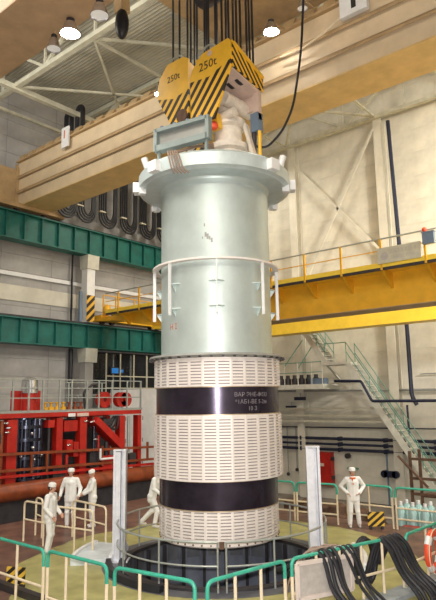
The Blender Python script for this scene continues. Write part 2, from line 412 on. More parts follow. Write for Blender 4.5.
# roof trusses across the hall, tied together by light bracing
def truss(y, label):
    t = thing('roof_truss', (0, y, 18.0), label, 'roof truss', 'roof trusses')
    MB().box(XW, 17, y - .11, y + .11, 17.95, 18.15).build('bottom_chord', M['truss'], t, False)
    MB().box(XW, 17, y - .11, y + .11, ZC - .35, ZC - .12).build('top_chord', M['truss'], t, False)
    st = 17.0 / 5
    for i in range(10):
        x0 = XW + i * st
        zz = ((18.1, ZC - .3), (ZC - .3, 18.1))[i % 2]
        MB().bar((x0, y, zz[0]), (x0 + st, y, zz[1]), .12, .12, (0, 1, 0)).build('web_diagonal', M['truss'], t, False)
        MB().bar((x0 + st, y, 18.1), (x0 + st, y, ZC - .3), .09, .09, (0, 1, 0)).build('web_vertical', M['truss'], t, False)
truss(0.9, 'cream lattice roof truss between the two crane girders')
truss(7.6, 'cream lattice roof truss seen beyond the far crane girder')
truss(14.55, 'cream lattice roof truss against the end wall')
def brace(p, q, label, wdt=.1):
    tag(MB().bar(p, q, wdt, wdt).build('roof_brace', M['truss']), label, 'roof brace', 'roof bracing')
brace((-12.5, -5.0, 17.98), (-12.5, 14.4, 17.98), 'pale bracing bar running along the hall near the left wall', .24)
brace((-14.8, -5.0, 18.05), (-14.8, 14.4, 18.05), 'pale bracing bar closest to the left wall', .14)
brace((-12.4, 1.0, 18.05), (-7.0, 7.5, 18.05), 'thin diagonal roof brace beside the left floodlight')
brace((-7.0, 1.0, 18.05), (-12.4, 7.5, 18.05), 'thin diagonal roof brace crossing above the cream girder')
brace((-7.0, 1.0, 18.05), (-1.6, 7.5, 18.05), 'thin diagonal roof brace behind the hook ropes')
brace((-7.0, .95, 18.02), (-7.0, 14.5, 18.02), 'pale bracing bar above the middle of the far girder', .1)
brace((-6.9, 7.6, 18.05), (-1.6, 14.4, 18.05), 'thin diagonal roof brace rising from the end wall column')
brace((-1.5, 7.6, 18.05), (-6.9, 14.4, 18.05), 'thin diagonal roof brace left of the tall dark pipe')
brace((-1.5, 7.6, 18.05), (4.0, 14.4, 18.05), 'thin diagonal roof brace right of the tall dark pipe')
brace((-1.55, .95, 18.02), (-1.55, 14.5, 18.02), 'pale bracing bar meeting the end wall by the tall dark pipe', .1)

# end wall columns, cross brace and long pipes ------------------------------
def wall_column(x, label):
    t = thing('wall_column', (x, YW - .1, ZL), label, 'column', 'end wall columns')
    MB().box(x - .28, x + .28, YW - .07, YW - .03, ZL, 18).build('back_flange', M['wall'], t, False)
    MB().box(x - .03, x + .03, YW - .33, YW - .07, ZL, 18).build('web', M['wall'], t, False)
    MB().box(x - .22, x + .22, YW - .37, YW - .33, ZL, 18).build('front_flange', M['wall'], t, False)
wall_column(-6.75, 'pale steel wall column behind the right edge of the silver barrel')
wall_column(-1.55, 'pale steel wall column just left of the tall dark pipe')
wall_column(-12.0, 'pale steel wall column hidden behind the silver barrel')
wall_column(3.7, 'pale steel wall column at the right edge')
x_ = thing('cross_brace', (-4.1, YW - .2, 9.7), 'pale diagonal cross brace between the two end wall columns', 'brace')
MB().bar((-6.525, YW - .35, 9.5), (-1.775, YW - .35, 17.5), .13, .06, (0, 1, 0)).build('brace_bar', M['wall'], x_, False)
MB().bar((-6.525, YW - .35, 16.8), (-1.775, YW - .35, 11.1), .13, .06, (0, 1, 0)).build('brace_bar', M['wall'], x_, False)
tag(MB().path(fillet([(-.9, YW - .5, 17.6), (-.66, YW - .5, 7), (-.66, YW - .5, 4.0), (-.45, YW - .5, 3.6)], .25), .1, 8).build('down_pipe', M['blue']), 'tall dark pipe running down the end wall beside a column', 'pipe')
tag(MB().path(fillet([(-3.9, YW - .2, 4.77), (-3.88, 13.2, 4.77), (-2.5, 13.2, 4.72), (-2.01, 13.2, 3.8), (7, 13.2, 3.77)], .1), .065, 8).build('wall_pipe', M['blue']), 'dark blue pipe stepping down in front of the staircase', 'pipe')
for z, r, lab in ((1.95, .075, 'uppermost of three dark blue pipes above the red cabinet'), (1.68, .06, 'middle of three dark blue pipes above the red cabinet'), (1.42, .075, 'lowest of three dark blue pipes above the red cabinet')):
    t = thing('wall_pipe', (-4, YW - .3, z), lab, 'pipe', 'dark blue wall pipes')
    MB().tube((-10, YW - .3, z), (6, YW - .3, z + .04), r, 8).build('pipe_run', M['blue'], t)
    for xx in (-6.8, -4.6, -2.2, .2):
        MB().box(xx - .05, xx + .05, YW - .4, YW - .03, z - .09, z + .11).build('pipe_clamp', M['blue'], t, False)
tag(MB().tube((-10, YW - .2, 2.48), (6, YW - .2, 2.56), .035, 6).build('wall_pipe', M['blue']), 'thin dark pipe above the three blue wall pipes', 'pipe')
tag(MB().tube((-10, YW - .2, 4.4), (6, YW - .2, 4.2), .06, 6).build('wall_pipe', M['pipegrey']), 'grey pipe running along the end wall under the balcony', 'pipe')
for z, lab in ((3.45, 'upper beige cable tray on the end wall'), (3.1, 'middle beige cable tray on the end wall'), (2.82, 'lower beige cable tray on the end wall')):
    tag(MB().box(-9, -1.2, YW - .62, YW - .4, z - .04, z + .05).build('cable_tray', M['pipebeige'], smooth=False), lab, 'cable tray', 'beige cable trays')
tag(MB().tube((-.9, YW - .52, 3.6), (-.9, YW - .52, 2.1), .05, 6).build('drop_pipe', M['blue']), 'short dark pipe dropping from the stepped pipe', 'pipe')
tag(MB().tube((-.35, YW - .15, 5.0), (6, YW - .15, 5.1), .03, 6).build('wall_pipe', M['pipegrey']), 'thin grey pipe right of the staircase rail', 'pipe')

# green runway beams on the left wall ---------------------------------------
def runway(z0, z1, label, rail):
    t = thing('runway_beam', (-16.2, 6, z0), label, 'crane beam', 'green runway beams')
    y0, y1 = -6, YW - .15
    MB().box(-16.05, -15.99, y0, y1, z0 + .06, z1 - .06).build('web_plate', M['green'], t, False)
    MB().box(-16.45, -15.75, y0, y1, z1 - .06, z1).build('top_flange', M['green'], t, False)
    MB().box(-16.45, -15.75, y0, y1, z0, z0 + .06).build('bottom_flange', M['green'], t, False)
    MB().box(-16.12, -15.98, y0, y1, z1, z1 + .13).build('crane_rail', M['darkiron'], t, False)
    st = MB().box(-15.99, -15.8, -.02, .02, z0 + .06, z1 - .06).mesh('stiffener', M['green'], False)
    i = 0; y = y0 + .5
    while y < y1: link('stiffener', st, t, T(0, y, 0)); y += 1.02
runway(12.05, 13.5, 'upper dark green runway beam carrying the cream crane girder', True)
runway(6.85, 8.15, 'lower green runway beam carrying the yellow crane', True)
def column(y, z0, z1, lab, haz):
    t = thing('support_column', (-16.1, y, z0), lab, 'column', 'left wall columns')
    MB().box(-16.4, -15.9, y - .27, y + .27, z0, z1 - .75).build('shaft', M['white'] if haz else M['wall_l'], t, False)
    MB().prism([(-16.45, y - .34, z1 - .75), (-15.8, y - .34, z1 - .75), (-15.65, y - .42, z1), (-16.45, y - .42, z1)], (0, .78, 0)).build('cap', M['stairw'], t, False)
    if haz: MB().box(-15.9, -15.88, y - .27, y + .27, z0 + .02, z0 + 1.5).build('hazard_plate', HAZ_COL, t, False)
column(7.95, 8.3, 12.04, 'white column with yellow and black hazard stripes between the two green beams', True)
column(7.95, ZL, 6.84, 'pale column standing under the lower green beam', False)
column(1.2, 8.3, 12.04, 'white column between the green beams at the left frame edge', False)
column(1.2, ZL, 6.84, 'pale column under the lower green beam at the left', False)
tag(MB().box(-16.2, -16.05, 7.35, 7.5, 8.3, 10.0).build('cable_duct', M['bluebox'], smooth=False), 'blue upright duct beside the striped column', 'duct')
tag(MB().tube((-16.7, 7.25, 8.3), (-16.7, 7.25, 12.5), .06, 6).build('riser_cable', M['rubber']), 'black riser cable left of the striped column', 'cable')
tag(MB().tube((-16.7, 7.3, ZL), (-16.7, 7.3, 6.85), .13, 8).build('riser_pipe', M['rubber']), 'thick black riser under the lower green beam', 'pipe')
tag(MB().box(-16.97, -16.8, -3, YW - .1, 10.42, 10.62).build('wall_conduit', M['white'], smooth=False), 'white conduit strip along the left wall between the beams', 'conduit')
tag(MB().box(-16.97, -16.9, -3, YW - .1, 9.15, 9.95).build('wall_ledge', M['wall'], smooth=False), 'pale horizontal band on the left wall below the conduit', 'wall band')
# dark control room window in the left wall
wn = struct(MB().box(-16.97, -16.86, 9.0, 14.6, 4.4, 4.5).box(-16.97, -16.86, 9.0, 14.6, 6.7, 6.8).box(-16.97, -16.86, 9.0, 9.1, 4.5, 6.7).box(-16.97, -16.86, 14.5, 14.6, 4.5, 6.7).build('window_1', M['darkiron'], smooth=False), 'wide dark control room window')
gp = MB().box(-16.94, -16.92, .04, 1.3, 4.5, 6.7).mesh('pane', M['glass'], False)
gm = MB().box(-16.95, -16.86, -.03, .03, 4.5, 6.7).mesh('mullion', M['railgrey'], False)
for i in range(4):
    link('pane', gp, wn, T(0, 9.1 + i * 1.35, 0))
    if i: link('mullion', gm, wn, T(0, 9.1 + i * 1.35, 0))
sg = thing('lit_sign', (-16.8, 10.7, 5.6), 'small blue lit sign in front of the dark window', 'sign')
MB().box(-16.85, -16.78, 10.2, 11.2, 5.55, 5.95).build('sign_box', M['darkiron'], sg, False)
MB().box(-16.785, -16.77, 10.25, 10.75, 5.6, 5.9).build('sign_face', M['signblue'], sg, False)
MB().box(-16.785, -16.77, 10.85, 11.12, 5.65, 5.82).build('sign_face', M['signblue'], sg, False)

# ================================================================== BIG CREAM BRIDGE CRANE
cr = thing('bridge_crane', (0, 0, 13.95), 'huge cream bridge crane with two box girders spanning the hall', 'crane')
GX0 = -16.3
def girder(y0, y1, x0, x1, under):
    face = MB().box(x0, x1, y0, y1, 13.95, 16.25)
    g = face.build('girder', M['girder'], cr, False)
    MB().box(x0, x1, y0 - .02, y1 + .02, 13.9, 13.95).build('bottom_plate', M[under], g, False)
    for z in (14.66, 15.46):
        MB().box(x0, x1, y0 - .13, y0, z - .015, z + .015).box(x0, x1, y0 - .13, y0 - .11, z - .12, z).build('long_rib', M['girder_t'], g, False)
    MB().box(x0, x1, y0 - .16, y1 + .16, 16.25, 16.33).build('top_plate', M['girder_t'], g, False)
    clip = MB().prism([(-.22, y0 - .16, 16.33), (.22, y0 - .16, 16.33), (.22, y0 - .02, 16.62), (-.22, y0 - .02, 16.62)], (0, .1, 0)).mesh('rail_clip', M['girder_t'], False)
    MB().box(x0, x1, y0 + .1, y0 + .22, 16.33, 16.66).build('trolley_rail', M['girder_t'], g, False)
    x = x0 + .4
    while x < x1 - .3: link('rail_clip', clip, g, T(x, 0, 0)); x += .78
    return g
girder(3.46, 5.15, GX0, 15, 'girder_b_lit')
girder(-5.05, -3.46, GX0, 15, 'girder_n_shade')
ec = MB().box(-16.55, -15.75, -5.6, 6.0, 13.72, 13.94).box(-16.7, -16.32, -5.6, 6.0, 13.94, 15.9).build('end_carriage', M['girder_t'], cr, False)
for y in (-4.9, -3.4, 3.3, 4.9):
    MB().tube((-16.13, y, 13.83), (-15.97, y, 13.83), .19, 14).build('wheel', M['darkiron'], ec)
MB().prism([(GX0 - .02, 3.30, 13.95), (GX0 + .12, 3.30, 13.95), (GX0 + .12, 3.30, 15.9), (GX0 - .05, 3.30, 16.2)], (0, .16, 0)).build('end_stiffener', M['girder_t'], cr, False)
pk = MB().box(-12.2, -11.65, 3.2, 3.27, 15.75, 16.75).build('placard', M['white'], cr, False)
MB().box(-12.0, -11.93, 3.19, 3.2, 16.2, 16.6).build('placard_mark', M['redmark'], pk, False)
br = MB().box(2.5, 3.4, 3.12, 3.3, 15.55, 16.5).build('bracket_plate', M['white'], cr, False)
MB().box(2.9, 3.05, 3.10, 3.12, 15.72, 16.3).build('bracket_slot', M['black'], br, False)
MB().path([(.2, 3.2, 15.25), (1.0, 3.2, 15.18), (1.9, 3.2, 15.4), (2.7, 3.2, 15.75)], .035, 6).build('conduit', M['cream'], cr)
# trolley above the frame, between the girders, that the ropes hang from
MB().box(-2.6, 2.6, -4.0, 4.0, 17.1, 17.6).build('trolley_frame', M['girder_t'], cr, False)
MB().tube((-1.6, -1.0, 17.4), (1.9, -1.0, 17.4), .55, 20).build('rope_drum', M['darkiron'], cr)
MB().tube((-1.6, 1.2, 17.4), (1.9, 1.2, 17.4), .55, 20).build('rope_drum', M['darkiron'], cr)
bp = MB().bar((-2.5, -1.5, 17.1), (-2.35, -1.5, 15.55), .34, .34).build('buffer_arm', M['girder_t'], cr, False)
MB().ball((-2.3, -1.55, 15.15), .5, 16, 10, (.42, .42, 1.0)).build('rubber_buffer', M['rubber'], bp)
# floodlights
def flood(loc, r, label, glow, energy, mount, aim=(0, 0, -1)):
    t = thing('floodlight', loc, label, 'floodlight', 'crane floodlights')
    x, y, z = loc
    MB().lathe([(r * .35, .32), (r * .55, .3), (r, 0), (r * .93, 0), (r * .5, .26), (r * .3, .28)], 20, loc).build('reflector', M['silver'], t)
    MB().tube((x, y, z + .3), (x, y, z + .42), r * .4, 12).build('housing', M['darkiron'], t)
    MB().lathe([(0, .03), (r * .9, .03), (r * .9, .05), (0, .05)], 20, loc).build('lens', glow, t)
    MB().bar((x, y, z + .4), mount, .05, .05).build('mount_arm', M['girder_t'], t, False)
    if energy:
        d = bpy.data.lights.new('floodlight_beam', 'SPOT'); d.energy = energy; d.spot_size = R_(95); d.spot_blend = .6; d.shadow_soft_size = r; d.color = (1, .97, .9)
        o = bpy.data.objects.new('floodlight_beam', d); COL.objects.link(o); o.location = (x, y, z - .03); o.rotation_euler = Vector(aim).to_track_quat('-Z', 'Y').to_euler()
flood((-1.76, -3.75, 13.45), .27, 'blazing floodlight hanging under the near crane girder', M['lampglow'], 1000, (-1.76, -3.75, 13.9))
flood((-2.56, -3.7, 13.38), .2, 'small dim lamp left of the blazing floodlight under the near girder', M['lampsoft'], 0, (-2.56, -3.7, 13.9))
flood((-.55, -3.75, 13.4), .24, 'small dim lamp right of the blazing floodlight under the near girder', M['lampsoft'], 0, (-.55, -3.75, 13.9))
flood((.35, 2.5, 15.75), .27, 'blazing floodlight on the far girder right of the hook block', M['lampglow'], 800, (.35, 3.3, 16.3), (.1, -.55, -.8))
flood((1.5, 2.6, 16.1), .17, 'small lamp right of the far girder floodlight', M['lampsoft'], 0, (1.5, 3.3, 16.5))
flood((-3.05, .75, 14.1), .17, 'small bright lamp beside the left pulley housing of the hook', M['lampglow'], 200, (-2.2, .75, 14.4))

cc = thing('cable_carrier', (-12.6, 4.3, 16.33), 'pair of black cable loops standing on the far girder near the left wall', 'cable loop')
for x in (-13.2, -12.3):
    MB().path([(x - .22, 4.3, 16.33)] + [(x + .22 * math.cos(math.pi - math.pi * j / 8), 4.3, 18.1 + .25 * math.sin(math.pi * j / 8)) for j in range(9)] + [(x + .22, 4.3, 16.33)], .12, 8).build('cable_loop', M['rubber'], cc)
    MB().box(x - .4, x + .4, 4.15, 4.45, 16.33, 16.4).build('saddle', M['darkiron'], cc, False)
# festoon cables along the left wall above the upper beam
tag(MB().box(-16.6, -16.5, 5.5, YW - .2, 13.6, 14.3).build('festoon_board', M['wall_l'], smooth=False), 'pale grey strip behind the hanging black cable loops', 'board')
tag(MB().tube((-15.5, 5.0, 17.3), (-15.5, YW - .4, 17.3), .04, 6).build('festoon_track', M['railgrey']), 'thin track carrying the hanging black cable loops', 'track')
for i, y in enumerate((5.9, 7.2, 8.75, 10.3, 11.85, 13.3)):
    t = thing('festoon_loop', (-15.4, y, 13.8), ['leftmost loop', 'second loop from the left', 'third loop from the left', 'third loop from the right', 'second loop from the right', 'rightmost loop'][i] + ' of the black cables hanging above the green beam', 'cable loop', 'festoon cable loops')
    for k in range(4):
        hw = .62 - k * .11; zb = 13.78 + k * .13; xx = -15.5 + k * .05
        pts = [(xx, y - hw, 17.25)] + [(xx, y - hw * math.cos(math.pi * j / 10), zb + .62 * (1 - math.sin(math.pi * j / 10))) for j in range(11)] + [(xx, y + hw, 17.25)]
        MB().path(pts, .06, 6).build('cable', M['rubber'], t)
    MB().box(-15.52, -15.3, y - .72, y - .3, 14.55, 14.62).build('cable_clamp', M['pipebeige'], t, False)

# ================================================================== YELLOW CRANE
yc = thing('yellow_crane', (-4, 8.6, 7.2), 'yellow overhead crane with railed walkway crossing behind the barrel', 'crane')
NY = 8.55
def tapered(y0, y1, z0, z1):
    return MB().prism([(-15.7, y0, z0 + 1.12), (-14.6, y0, z0 + 1.05), (-10.6, y0, z0 + .3), (-9.0, y0, z0), (15, y0, z0), (15, y0, z1), (-15.7, y0, z1)], (0, y1 - y0, 0))
tapered(NY, NY + .9, 7.28, 8.6).build('girder', M['yellow'], yc, False)
tapered(12.4, 13.2, 7.15, 8.5).build('girder', M['yellow_lit'], yc, False)
MB().box(-9.0, 15, NY - .06, NY + .96, 7.25, 7.28).build('bottom_flange', M['girder_t'], yc, False)
wk = MB().box(-14.3, 15, 7.75, NY, 8.56, 8.62).build('walkway_deck', M['yellow_lit'], yc, False)
MB().box(-14.3, 15, 7.7, 7.75, 8.60, 8.78).build('edge_beam', M['yellow_lit'], wk, False)
MB().box(-14.3, 15, 7.72, 7.8, 8.50, 8.60).build('edge_angle', M['darkiron'], wk, False)
bk = MB().prism([(-.05, 7.78, 8.56), (-.05, NY, 8.56), (-.05, NY, 7.95), (-.05, 7.85, 8.45)], (.1, 0, 0)).mesh('bracket', M['yellow'], False)
pst = MB().box(-.035, .035, 7.68, 7.75, 8.5, 9.66).mesh('rail_post', M['yellow'], False)
x = -14.9 + 1.62
while x < 6:
    link('bracket', bk, yc, T(x, 0, 0)); link('rail_post', pst, yc, T(x, 0, 0)); x += 1.62
MB().tube((-14.3, 7.71, 9.66), (8, 7.71, 9.66), .03, 6).build('top_rail', M['railgrey'], yc)
MB().tube((-14.3, 7.71, 9.22), (8, 7.71, 9.22), .02, 6).build('mid_rail', M['yellow'], yc)
# left end carriage on the green beam
MB().box(-16.4, -15.7, 8.55, 13.6, 8.42, 8.75).build('end_carriage', M['yellow'], yc, False)
for y in (8.9, 9.6, 12.6, 13.2): MB().tube((-16.14, y, 8.47), (-15.96, y, 8.47), .19, 14).build('wheel', M['darkiron'], yc)
MB().ball((-15.45, 8.75, 9.0), .22, 12, 8, (1, 1, 1.5)).build('drive_cover', M['yellow'], yc)
MB().tube((-15.3, 9.0, 8.9), (-15.3, 9.5, 8.9), .2, 12).build('drive_motor', M['rust'], yc)
for y in (8.7, 9.6, 11.0, 12.7): MB().box(-15.75, -15.69, y - .03, y + .03, 8.7, 9.9).build('carriage_post', M['yellow'], yc, False)
MB().tube((-15.72, 8.7, 9.9), (-15.72, 13.0, 9.9), .03, 6).build('carriage_rail', M['yellow'], yc)
MB().tube((-15.72, 8.7, 9.35), (-15.72, 13.0, 9.35), .025, 6).build('carriage_rail', M['yellow'], yc)
# sign board with emblem and lettering
sb = thing('crane_sign', (1.75, 7.6, 8.8), 'cream sign board with emblem and faded lettering on the crane railing', 'sign')
MB().box(1.2, 2.8, 7.63, 7.68, 8.72, 9.3).build('sign_plate', M['pipebeige'], sb, False)
e_ = text_mesh('ЗПО УХЛ 4', .2, M['boardin'], 'lettering', lambda x, y, z: Vector((2.13 + x, 7.625 - z, 9.05 + y)), .002); link('lettering', e_, sb)
e_ = text_mesh('ЗАВОД ПТО', .15, M['boardin'], 'lettering', lambda x, y, z: Vector((2.13 + x, 7.625 - z, 8.84 + y)), .002); link('lettering', e_, sb)
MB().tube((1.47, 7.63, 8.98), (1.47, 7.615, 8.98), .15, 16).build('emblem', M['boardin'], sb)
bx = thing('signal_box', (3.15, 7.6, 9.3), 'slate blue box with a red signal lamp on the yellow crane railing', 'signal box')
MB().box(2.92, 3.32, 7.5, 7.66, 9.12, 9.52).build('box_body', M['bluebox'], bx, False)
MB().box(2.9, 3.34, 7.48, 7.68, 9.52, 9.55).build('box_lid', M['bluebox'], bx, False)
MB().ball((3.0, 7.56, 9.64), .09, 12, 8).build('signal_lamp', M['buoy'], bx)

# ================================================================== THE HANGING CORE BARREL
def P(s, d, z): return _rt * s + _fh * d + Vector((0, 0, z))
bar_ = thing('core_barrel', (0, 0, .4), 'tall silver reactor core barrel with white slotted cladding hanging from the crane', 'reactor barrel')
A0 = R_(-50)
sh = MB().lathe([(1.475, 5.05), (1.475, 9.52), (1.485, 9.57), (1.52, 9.605), (1.35, 9.605), (1.35, 5.05)], 96).build('shell', M['steel'], bar_)
fl = MB().lathe([(1.45, 9.60), (1.98, 9.60), (2.02, 9.64), (2.10, 9.66), (2.10, 9.98), (2.04, 10.05), (1.75, 10.05), (1.72, 10.12), (1.0, 10.12), (1.0, 9.9), (1.45, 9.9)], 96).build('flange', M['flange'], bar_)
MB().lathe([(1.47, 9.40), (1.482, 9.40), (1.482, 9.43), (1.47, 9.43)], 96).build('flange_weld', M['flange'], fl)
# lugs and studs around the flange
lugA = MB().box(2.06, 2.26, -.15, .15, 9.68, 9.96).mesh('lug', M['white'], False)
lugB = MB().box(1.92, 2.10, -.09, .09, 9.48, 9.66).mesh('lug_foot', M['white'], False)
stud = MB().tube((1.88, 0, 10.0), (2.02, 0, 10.4), .09, 10).mesh('stud', M['white'])
for a in (0, 46, 134, 180, 226, 314):
    link('lug', lugA, fl, RZ(R_(40 + a)));
for a in (-14, 30, 150, 194): link('lug_foot', lugB, fl, RZ(R_(40 + a)))
for a in (22, 158, 202, 338): link('stud', stud, fl, RZ(R_(40 + a)))
# rim with radial hanger bars
co = MB().lathe([(1.55, 7.38), (1.71, 7.38), (1.71, 7.43), (1.55, 7.43)], 96).build('collar_ring', M['slat'], bar_)
hb = MB().box(1.62, 1.70, -.014, .014, 6.05, 7.38).mesh('hanger_bar', M['white'], False)
gu = MB().prism([(1.47, -.19, 0), (1.60, -.03, 0), (1.60, .03, 0), (1.47, .19, 0)], (0, 0, .025)).prism([(1.47, -.012, 0), (1.60, -.012, 0), (1.47, -.012, -.2)], (0, .024, 0)).mesh('gusset', M['steel'], False)
for k in range(8):
    a = A0 + R_(45 * k + 1)
    h = link('hanger_bar', hb, bar_, RZ(a))
    for z in (6.22, 6.85): link('gusset', gu, h, RZ(a) @ T(0, 0, z))
pl_ = MB().lathe([(1.3, 4.98), (1.74, 4.98), (1.79, 5.02), (1.77, 5.07), (1.5, 5.09), (1.3, 5.09)], 96).build('seal_plate', M['pipegrey'], bar_)
bm_ = MB().box(1.72, 1.80, -.03, .03, 4.965, 5.0).mesh('plate_bolt', M['darkiron'], False)
for k in range(40): link('plate_bolt', bm_, pl_, RZ(R_(9 * k)))
NC = 30
def slat_block(r, z0, z1, rows, single):
    hw = r * math.tan(math.pi / NC) * .997; m = MB(); b = MB()
    b.box(r - .10, r - .035, -hw, hw, z0, z1)
    rib = .035; pit_ = (z1 - z0) / (rows + .35); sl = pit_ * .66
    m.box(r - .04, r, -hw, -hw + rib, z0, z1).box(r - .04, r, hw - rib, hw, z0, z1)
    for i in range(rows + 1):
        zz = z0 + i * pit_ + (0 if i else 0)
        m.box(r - .04, r, -hw + rib, hw - rib, zz, min(z1, zz + sl))
    me = m.mesh('slat_panel', M['slat'], False); be = b.mesh('backing_plate', M['slot'], False)
    sm = MB().box(r - .04, r, -hw + rib, hw - rib, 0, sl).mesh('slat', M['slat'], False)
    for k in range(NC):
        a = 2 * math.pi * k / NC + R_(4)
        off = math.degrees(math.atan2(math.sin(a - A0), math.cos(a - A0)))
        if single and abs(off) < 53:      # the panels that face the hall: every slat a piece of its own
            p = link('slat_panel', fr2(r, hw, rib, z0, z1), bar_, RZ(a))
            for i in range(rows + 1): link('slat', sm, p, RZ(a) @ T(0, 0, min(z0 + i * pit_, z1 - sl)))
        else: p = link('slat_panel', me, bar_, RZ(a))
        link('backing_plate', be, p, RZ(a))
_fr = {}
def fr2(r, hw, rib, z0, z1):
    if (r, z0) not in _fr: _fr[(r, z0)] = MB().box(r - .04, r, -hw, -hw + rib, z0, z1).box(r - .04, r, hw - rib, hw, z0, z1).mesh('slat_frame', M['slat'], False)
    return _fr[(r, z0)]
slat_block(1.645, 4.28, 4.97, 9, True)
slat_block(1.65, 2.09, 3.60, 21, True)
slat_block(1.51, .74, 1.41, 9, False)
b1 = MB().lathe([(1.60, 3.62), (1.60, 4.27), (1.4, 4.27), (1.4, 3.62)], 96).build('dark_band', M['band'], bar_)
b2 = MB().lathe([(1.515, 1.42), (1.515, 2.08), (1.4, 2.08), (1.4, 1.42)], 96).build('dark_band', M['band'], bar_)
for r, z in ((1.63, 4.27), (1.63, 3.61), (1.57, 2.08), (1.525, 1.415)):
    MB().lathe([(r - .1, z - .012), (r, z - .012), (r, z + .012), (r - .1, z + .012)], 96).build('edge_ring', M['brass'], bar_)
MB().lathe([(1.3, .60), (1.47, .60), (1.50, .63), (1.50, .72), (1.3, .72)], 96).build('bottom_ring', M['slat'], bar_)
bb = MB().tube((1.50, 0, .665), (1.52, 0, .665), .02, 8).mesh('bolt', M['rust'])
for k in range(44): link('bolt', bb, bar_, RZ(R_(8.18 * k)))
tb = MB().box(1.50, 1.55, -.06, .06, .60, .76).build('bottom_tab', M['rust'], bar_, False); tb.matrix_basis = WM[bar_.name].inverted() @ RZ(A0 + R_(2))
def wrap(a0, r, z0):
    return lambda x, y, z: Vector(((r + .004 + z) * math.cos(a0 + x / r), (r + .004 + z) * math.sin(a0 + x / r), z0 + y))
for body, z in (('ВАР ЭНЕ-Ф033', 4.03), ('*1АБ1-ВЕ 5-2м', 3.86), ('10 З', 3.70)):
    link('chalk_writing', text_mesh(body, .14, M['chalk'], 'chalk_writing', wrap(R_(-50 + 32), 1.60, z), .001), b1)
link('red_mark', text_mesh('Н І', .2, M['redmark'], 'red_mark', wrap(R_(-50 - 47), 1.475, 5.72), .001), sh)
for a, z, s_ in ((-9, 8.05, .06), (-7, 8.0, .07), (-5, 7.96, .05), (-10, 8.3, .04), (-12, 7.97, .03), (-3, 7.9, .06)):
    sc_ = MB().box(1.474, 1.478, -s_ * .4, s_ * .4, z - s_, z + s_).mesh('scuff', M['pipegrey'], False); link('scuff', sc_, sh, RZ(A0 + R_(a)))

# ------------------------------------------------------------------ hook block
hk = thing('hook_block', (0, 0, 10.2), 'double yellow hook block with black hazard stripes marked 250t', 'hook block')
ha = MB().prism([(-.25, -.7, 12.95), (-.12, -.7, 13.2), (.22, -.7, 13.5), (1.15, -.7, 13.58), (1.22, -.7, 13.5), (1.22, -.7, 12.95), (.45, -.7, 12.72), (-.25, -.7, 12.8)], (0, .07, 0)).build('cheek_plate', M['hookyel'], hk, False)
MB().prism([(-.25, -.70, 12.8), (.45, -.70, 12.72), (1.22, -.70, 12.95), (1.2, -.70, 12.7), (.62, -.70, 11.45), (-.2, -.70, 11.45)], (0, .07, 0)).build('striped_plate', HAZ_HOOK, ha, False)
hbk = MB().prism([(-1.55, -.7, 13.1), (-1.48, -.7, 13.38), (-1.15, -.7, 13.72), (-.5, -.7, 13.72), (-.32, -.7, 13.6), (-.32, -.7, 12.65), (-.9, -.7, 12.55), (-1.55, -.7, 12.75)], (0, .07, 0)).build('cheek_plate', M['hookyel'], hk, False)
MB().prism([(-1.55, -.7, 12.75), (-.9, -.7, 12.55), (-.32, -.7, 12.65), (-.32, -.7, 11.5), (-.85, -.7, 11.5)], (0, .07, 0)).build('striped_plate', HAZ_HOOK, hbk, False)
MB().prism([(1.20, -.63, 13.55), (1.20, .75, 13.1), (1.20, .75, 12.58), (1.20, -.63, 12.78)], (.05, 0, 0)).build('side_panel', HAZ_SIDE, hk, False)
MB().prism([(-.1, -.63, 13.46), (-.1, .7, 13.0), (-.1, .7, 12.94), (-.1, -.63, 13.40)], (1.42, 0, 0)).build('roof_plate', M['hookyel'], hk, False)
MB().prism([(-.2, -.6, 12.76), (-.2, .7, 12.56), (-.2, .7, 12.5), (-.2, -.6, 12.70)], (1.4, 0, 0)).build('underside_plate', M['pink'], hk, False)
MB().prism([(-1.38, -.63, 13.6), (-1.38, .6, 13.2), (-1.38, .6, 12.4), (-1.38, -.63, 12.6)], (1.0, 0, 0)).build('housing_back', M['hookyel'], hk, False)
MB().box(1.0, 1.2, .55, .7, 11.7, 12.55).box(-.2, 1.0, .62, .7, 12.05, 12.5).build('hanger_plate', M['pink'], hk, False)
for x in (-1.1, -.75, .0, .35, .7, 1.0):
    MB().tube((x - .05, 0, 12.98), (x + .05, 0, 12.98), .4, 20).build('sheave', M['darkiron'], hk)
e_ = text_mesh('250t', .36, M['black'], 'lettering', lambda x, y, z: Vector((.42 + x, -.705 - z, 12.98 + y)), .002); link('lettering', e_, ha)
e_ = text_mesh('250t', .28, M['black'], 'lettering', lambda x, y, z: Vector((-.9 + x, -.705 - z, 13.12 + y)), .002); link('lettering', e_, hbk)
for cx, cz, yy in ((.3, 13.42, -.72), (-.95, 13.6, -.72)):
    MB().path([(cx + .38 * math.cos(math.pi * j / 10), yy + .2, cz - .02 + .42 * math.sin(math.pi * j / 10)) for j in range(11)], .03, 6).build('rope_guard', M['railgrey'], hk)
MB().tube((.5, -.72, 13.4), (.5, -.69, 13.4), .08, 12).build('axle_cap', M['pink'], ha)
MB().tube((-.55, -.74, 11.9), (-.55, -.6, 11.9), .2, 14).build('axle_cap', M['rust'], hbk)
rx = [(-1.3, -.3), (-1.12, .3), (-.98, -.35), (-.86, .3), (-.7, -.3), (-.55, .3), (-.42, -.3), (-.1, .35), (.05, -.3), (.12, -.3), (.25, .35), (.38, -.3), (.52, .35), (.62, -.3), (.78, .35), (.86, -.3), (1.0, .35), (1.1, -.25), (1.1, .5), (.95, .55)]
for x, y in rx:
    MB().tube((x, y, 13.0), (x, y, 17.2), .032, 6).build('wire_rope', M['rope'], hk)
